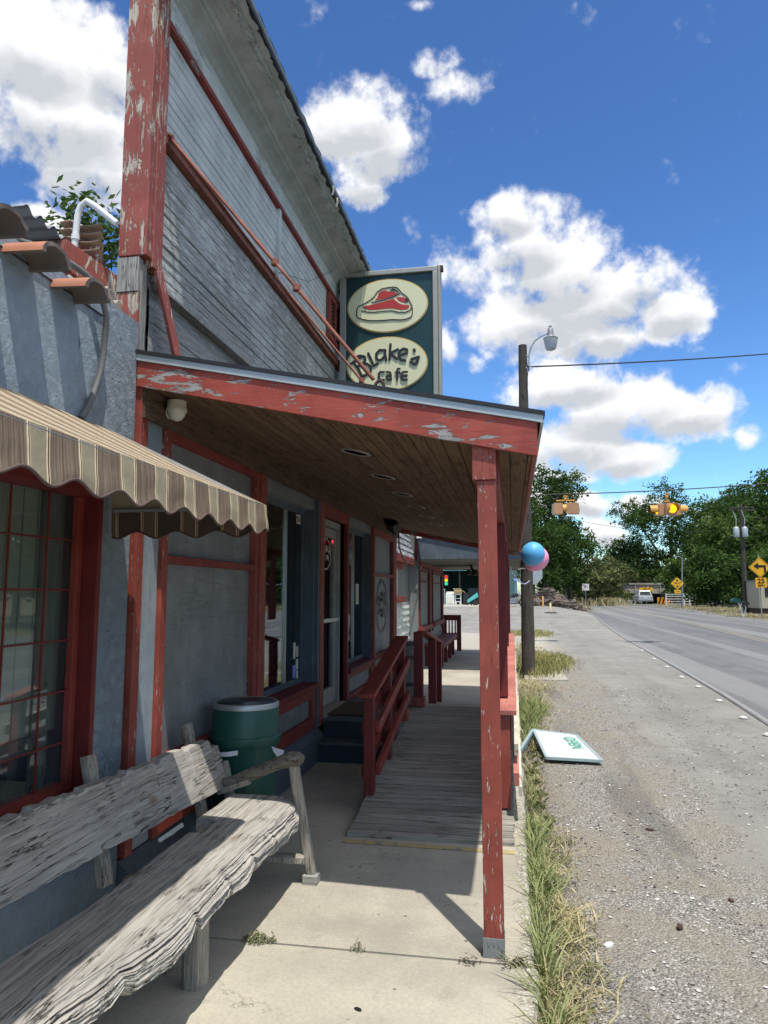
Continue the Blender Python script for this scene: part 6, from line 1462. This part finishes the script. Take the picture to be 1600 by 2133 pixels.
TR = [ # name,x,y,W,H,leaf,label,seed,low
 ('tree',3.2,68,7.5,13.0,'leaf1','tall dark tree left of the road just past the porch corner',11,.08),
 ('tree',5.6,74,6.5,9.0,'leaf1','shorter dark tree on the left with sprays of leaf against the sky',12,.05),
 ('tree',1.6,62,5.0,9.0,'leaf1','dark tree directly behind the utility pole',13,.08),
 ('bush',8.9,84,6.5,5.6,'leaf3','olive brush thicket behind the white route sign',14,.0),
 ('bush',12.4,100,7.0,6.6,'leaf3','olive brush reaching the left edge of the road bend',15,.0),
 ('bush',10.0,112,8.0,7.8,'leaf2','pale green tree rising over the brush at the gap of sky',16,.0),
 ('tree',14.8,126,10.0,8.6,'leaf2','bright green tree filling the gap above the bridge',17,.0),
 ('tree',21.0,134,9.0,13.5,'leaf1','slim dark tree left of the big round one behind the bridge',18,.12),
 ('tree',29.0,138,23,25.5,'leaf1','biggest round-topped dark tree right of the road',19,.12),
 ('tree',38.5,136,19.0,21.0,'leaf1','second round dark tree right of the biggest one',20,.1),
 ('tree',24.0,92,9.0,10.5,'leaf2','mid green tree behind the street lamp',21,.05),
 ('tree',30.5,99,12.5,16.0,'leaf1','dark tree behind the transformer pole',22,.1),
 ('tree',28.5,82,11.0,14.6,'leaf2','tall tree above the trailer at the right picture edge',23,.1),
 ('tree',34.5,92,12.0,16.0,'leaf1','dark tree cut off by the right picture edge',24,.1),
 ('tree',22.5,137,11,14.5,'leaf1','dark tree at the left shoulder of the biggest round one',33,.0),
 ('tree',33.5,112,14,18.5,'leaf2','tall mid green tree rising behind the transformer pole',34,.0),
 ('bush',20.8,80,5.5,6.2,'leaf1','dark low tree between the gate and the transformer pole',25,.0),
 ('bush',24.0,74,6.0,5.6,'leaf1','dark low tree behind the mailboxes',26,.0),
 ('bush',20.2,93,5.0,4.8,'leaf2','rounded bush behind the farm gate',27,.0),
 ('tree',36.0,135,14.0,15.0,'leaf1','far dark tree over the right end of the bridge',28,.05),
 ('bush',25.8,64,5.0,6.2,'leaf2','green tree behind the trailer',29,.0),
 ('bush',19.0,150,12.0,9.0,'leaf1','dark brush added behind the bridge to darken the opening under its deck',31,.0),  # this and the next brush are added to darken the bridge opening
 ('bush',29.0,150,12.0,9.0,'leaf1','dark brush added to darken the right half of the bridge opening',32,.0),
 ('tree',-6,82,12.0,10.0,'leaf1','broad dark tree behind the junk shop',30,.1),
]
for nm, x, y, W_, H, lf, lab, sd, low in TR:
    near = y < 80
    tree(nm, x, y, H, lobes(W_, H, 11 if nm == 'tree' else 8, sd, low), int(min(26000, W_*H*(170 if near else 85))), .27 if near else .40, M[lf], lab, seed=sd, cat='tree' if nm == 'tree' else 'bush')
# trees on the other side of the road: outside the frame, seen only in the window glass
base = None
for k, (x, y, s_) in enumerate([(19,30,1.0),(21,20,1.1),(20,11,.95),(22,2,1.1),(20,-8,1.0),(23,39,1.1)]):
    if base is None: base = tree('tree', x, y, 8.5, lobes(9, 8.5, 8, 41, .0), 6500, .38, M['leaf1'], 'dense roadside tree on the far side of the road, reflected in the cafe glass', seed=41, group='trees across the road')
    else: dup(base, (x, y, hz(x, y)), 'dense roadside tree across the road reflected in the cafe glass, '+['', 'second from the junction', 'opposite the fallen sign', 'opposite the bench', 'behind the camera', 'farthest up the road'][k], rz=k*1.3, sc=s_)
# small tree above the tiled roof
z0 = 0
t = thing('tree', (-9.4, 14.4, 0), 'thin leafy treetop above the tiled wall at the left', 'tree')
tw = [((-9.5,14.2,8.0),(-9.75,14.2,9.6),(-10.05,14.2,10.7)),((-9.5,14.2,8.0),(-9.3,14.2,9.3),(-8.9,14.2,10.3)),((-9.6,14.2,8.8),(-10.1,14.2,9.6),(-10.5,14.2,10.1)),((-9.4,14.2,8.8),(-9.3,14.2,9.6),(-9.5,14.2,10.3)),((-9.3,14.2,8.9),(-8.7,14.2,9.6),(-8.4,14.2,10.0)),((-9.6,14.2,9.3),(-9.8,14.2,10.2),(-9.7,14.2,10.9))]
m = MB(); m.tube([(-9.4,14.4,0),(-9.5,14.2,4),(-9.5,14.2,8.0)], [.22,.16,.07], 8)
for P in tw: m.tube(P, [.04,.025,.008], 6)
m.build('trunk', M['bark'], t)
rnd = random.Random(5); V = []; F = []
for P in tw:
    for k in range(150):
        s_ = rnd.random()**.6; a, b = (Vector(P[0]), Vector(P[1])) if s_ < .5 else (Vector(P[1]), Vector(P[2])); tt = (s_*2) % 1 if s_ < 1 else 1
        c = a+(b-a)*tt+Vector((rnd.gauss(0,.20), rnd.gauss(0,.18), rnd.gauss(0,.17)))*(.4+s_)
        d = Vector((rnd.gauss(0,1), rnd.gauss(0,.5), rnd.gauss(-.3,.7))).normalized(); nn_ = d.cross(Vector((rnd.gauss(0,1), rnd.gauss(0,1), rnd.gauss(0,1)))).normalized(); L = rnd.uniform(.14,.26); b_ = len(V)
        V += [tuple(c-d*L*.5), tuple(c+nn_*L*.2), tuple(c+d*L*.6), tuple(c-nn_*L*.2)]; F.append((b_,b_+1,b_+2,b_+3))
me = bpy.data.meshes.new('crown'); me.from_pydata([(a+9.4, b-14.4, c) for a, b, c in V], [], F); me.materials.append(M['leaf2']); o = bpy.data.objects.new('crown', me); col.objects.link(o); o.parent = t

# ------------------------------------------------------------------ grass, stones, litter
def grass(name, pts, mt, lab, seed, hmin, hmax, lean, wd=.0035):
    rnd = random.Random(seed); V = []; F = []
    for (x, y, rx, ry, n, hs) in pts:
        for k in range(n):
            px, py = x+rnd.gauss(0, rx), y+rnd.gauss(0, ry)
            if px < .075 and py < 14: px = .075+abs(rnd.gauss(0, .02))
            z = hz(px, py)-.01; h = rnd.uniform(hmin, hmax)*hs; a = rnd.uniform(0, 2*math.pi); ln = lean*rnd.uniform(.2, 1.1)*h; w_ = wd*rnd.uniform(.7, 1.5)*(1+py*.06)
            dx, dy = math.cos(a)*ln, math.sin(a)*ln; b = rnd.uniform(0, math.pi); wx, wy = math.cos(b)*w_, math.sin(b)*w_; s_ = len(V)
            for t, f in ((0, 1), (.4, .85), (.75, .55)):
                cx, cy, cz = px+dx*t*t, py+dy*t*t, z+h*(t-.25*t*t*lean); V.append((cx-wx*f, cy-wy*f, cz)); V.append((cx+wx*f, cy+wy*f, cz))
            V.append((px+dx, py+dy, z+h*(1-.28*lean)))
            F += [(s_,s_+1,s_+3,s_+2), (s_+2,s_+3,s_+5,s_+4), (s_+4,s_+5,s_+6)]
    me = bpy.data.meshes.new(name); me.from_pydata(V, [], F); me.materials.append(mt); o = bpy.data.objects.new(name, me); col.objects.link(o); return tag(o, lab, 'grass', kind='stuff')
GP = [(.10,2.3,.03,.15,60,.9),(.10,2.9,.03,.17,150,1.05),(.10,3.5,.025,.15,130,1.0),(.11,3.95,.03,.15,110,.9),(.14,4.42,.05,.11,230,.8),(.10,4.9,.025,.2,170,1.0),(.12,5.3,.05,.10,160,.7),(.12,6.2,.03,.3,160,.35),(.13,7.0,.03,.3,120,.3),(.18,8.8,.06,.3,250,.7),(.16,9.7,.06,.4,600,1.15),(.25,10.4,.10,.4,500,1.1)]
grass('grass', GP, M['grass_g'], 'tufts of green grass along the broken sidewalk edge', 3, .09, .30, .9)
GT = [(.12,2.6,.04,.4,330,.95),(.20,2.35,.08,.15,600,.75),(.26,2.8,.09,.14,330,.5),(.17,3.15,.05,.12,200,.7),(.22,3.95,.07,.12,560,.6),(.24,3.4,.09,.2,260,.45),(.18,4.7,.07,.25,240,.5),(.24,5.2,.08,.3,220,.4),(.16,6.4,.04,.6,500,.35),(.2,9.0,.1,.8,500,.6),(.3,11.5,.15,.8,900,.55),(.3,13.5,.2,.6,900,.6)]
grass('dry_grass', GT, M['grass_t'], 'dry straw-coloured grass mixed along the sidewalk edge', 4, .06, .22, 1.2)
grass('dry_grass', [(.65,17.2,.22,.9,2600,1.0),(.4,15.6,.2,.5,900,.9),(1.0,18.0,.2,.8,900,.7),(.75,29,.35,.9,1300,.7),(.3,29,.3,.7,700,.6),(.2,21,.3,2,500,.5)], leaf('olive_grass', (.16,.17,.06), (.36,.33,.16), .3), 'patches of olive and straw grass around the utility pole', 5, .10, .32, .8, .004)
grass('dry_grass', [(8.0,86,2.0,3,1800,3.2),(11,98,1.6,3,1300,3.0),(4.6,64,.9,3,500,1.6),(17,75,.8,6,1300,.5),(15.5,52,1.0,4,1300,.4),(20,70,2.5,6,1300,.6)], M['grass_t'], 'tall dry grass on the far verges', 6, .12, .40, .6, .006)
# low weeds
rnd = random.Random(9); V = []; F = []
def weed(cx, cy, r, n, z0=.0, s0=.014):
    for k in range(n):
        a = rnd.uniform(0, 2*math.pi); rr = r*rnd.random()**.7; c = Vector((cx+math.cos(a)*rr*1.3, cy+math.sin(a)*rr, z0+rnd.random()*.05*(1-rr/r)+.008))
        d = Vector((rnd.gauss(0,1), rnd.gauss(0,1), rnd.gauss(.2,.4))).normalized(); q_ = d.cross(Vector((0,0,1))).normalized(); s_ = s0*rnd.uniform(.6,1.4); b = len(V)
        V.extend([tuple(c-d*s_), tuple(c+q_*s_*.6), tuple(c+d*s_), tuple(c-q_*s_*.6)]); F.append((b,b+1,b+2,b+3))
weed(-1.20,3.33,.05,230,.0,.006); weed(-1.12,3.325,.02,60,.0,.005); weed(-.72,3.325,.028,70,.0,.005)
for k in range(14): weed(.17+rnd.uniform(-.05,.12), 2.6+k*.24+rnd.uniform(-.1,.1), .09, 170, hz(.3,3)+.005, .008)
for k in range(8): weed(.16+rnd.uniform(0,.05), 5.6+k*.35, .06, 90, hz(.3,3)+.01)
me = bpy.data.meshes.new('weeds'); me.from_pydata(V, [], F); me.materials.append(leaf('dull_weed_leaves', (.07, .085, .04), (.15, .16, .075), .2)); o = bpy.data.objects.new('weeds', me); col.objects.link(o); tag(o, 'low leafy weeds in the sidewalk joint and along its edge', 'weeds', kind='stuff')
V = []; F = []; rnd = random.Random(10)
for k in range(8): weed(rnd.choice((-.27,-.22,-.18,-.02,.03,-.06))+rnd.uniform(-.02,.02), 3.32+rnd.uniform(-.03,.03), .028, 26, .0, .006)
me = bpy.data.meshes.new('weeds'); me.from_pydata(V, [], F); me.materials.append(M['mat_coir']); o = bpy.data.objects.new('dead_weeds', me); col.objects.link(o); tag(o, 'dried brown weeds in the joint beside the front post', 'weeds', kind='stuff')
rnd = random.Random(12); V = []; F = []
ico = [(0,0,1),(.9,0,.3),(.28,.85,.3),(-.72,.53,.3),(-.72,-.53,.3),(.28,-.85,.3),(0,0,-.6)]
icf = [(0,1,2),(0,2,3),(0,3,4),(0,4,5),(0,5,1),(6,2,1),(6,3,2),(6,4,3),(6,5,4),(6,1,5)]
for k in range(20000):
    y = 1.9+12*rnd.random()**1.9; x = .10+2.5*rnd.random()**1.25
    if mnoise.noise(Vector((x*1.4, y*.9, 2))) < -.15 and rnd.random() < .6: continue
    s_ = .0022+.0085*rnd.random()**5*(1+.5*rnd.random()); s_ *= 1+y*.03
    a = rnd.uniform(0, 6.28); ca, sa = math.cos(a), math.sin(a); fx, fy, fz = rnd.uniform(.7,1.4), rnd.uniform(.7,1.2), rnd.uniform(.4,.8); b = len(V)
    z = hz(x, y)+(mnoise.noise(Vector((x*1.3, y*1.3, 0)))*.02+mnoise.noise(Vector((x*5, y*5, 3)))*.007)*min(1, (3-x))
    for px, py, pz in ico: px *= fx; py *= fy; V.append((x+(px*ca-py*sa)*s_, y+(px*sa+py*ca)*s_, z+s_*.2+pz*s_*fz))
    F += [tuple(i+b for i in f) for f in icf]
me = bpy.data.meshes.new('gravel'); me.from_pydata(V, [], F); me.materials.append(M['stone']); o = bpy.data.objects.new('gravel', me); col.objects.link(o); tag(o, 'loose gravel scattered between the sidewalk and the road', 'gravel', kind='stuff')
# bits lying about
rnd = random.Random(20)
def bit(nm, x, y, z, s_, mt, lab, flat=.4, rot=None):
    m = MB(); a = rnd.uniform(0, 6.28) if rot is None else rot
    P = [(math.cos(a)*px*s_-math.sin(a)*py*s_*.6, math.sin(a)*px*s_+math.cos(a)*py*s_*.6) for px, py in ((-1,-.5),(-.3,-1),(.8,-.7),(1,.3),(.2,1),(-.8,.6))]
    m.prism([(x+p, y+q_) for p, q_ in P], 'z', z-.002, z+s_*flat); o = m.build(nm, mt, bevel=.001); tag(o, lab, nm.replace('_', ' '))
bit('bark_chip', .93, 5.55, -.085, .03, M['rustdk'], 'dark chip of wood on the gravel near the fallen sign'); bit('bark_chip', .80, 4.02, -.085, .026, M['rustdk'], 'dark lump on the gravel beside the tan grass'); bit('bark_chip', 1.15, 4.4, -.085, .022, M['rustdk'], 'small dark chip of wood near the edge of the gravel')
bit('gum_spot', -.62, 2.88, .001, .018, M['black'], 'black gum spot on the sunlit sidewalk, largest one', .15); bit('gum_spot', -.20, 2.75, .001, .014, M['black'], 'small black gum spot on the sidewalk before the front post', .15)
bit('white_stone', .42, 3.75, -.08, .03, M['white'], 'flat white stone in the gravel by the tan grass', .3)
bit('leaf', -1.30, 3.02, .001, .02, M['grass_t'], 'pale dry leaf on the sidewalk under the bench edge', .05)
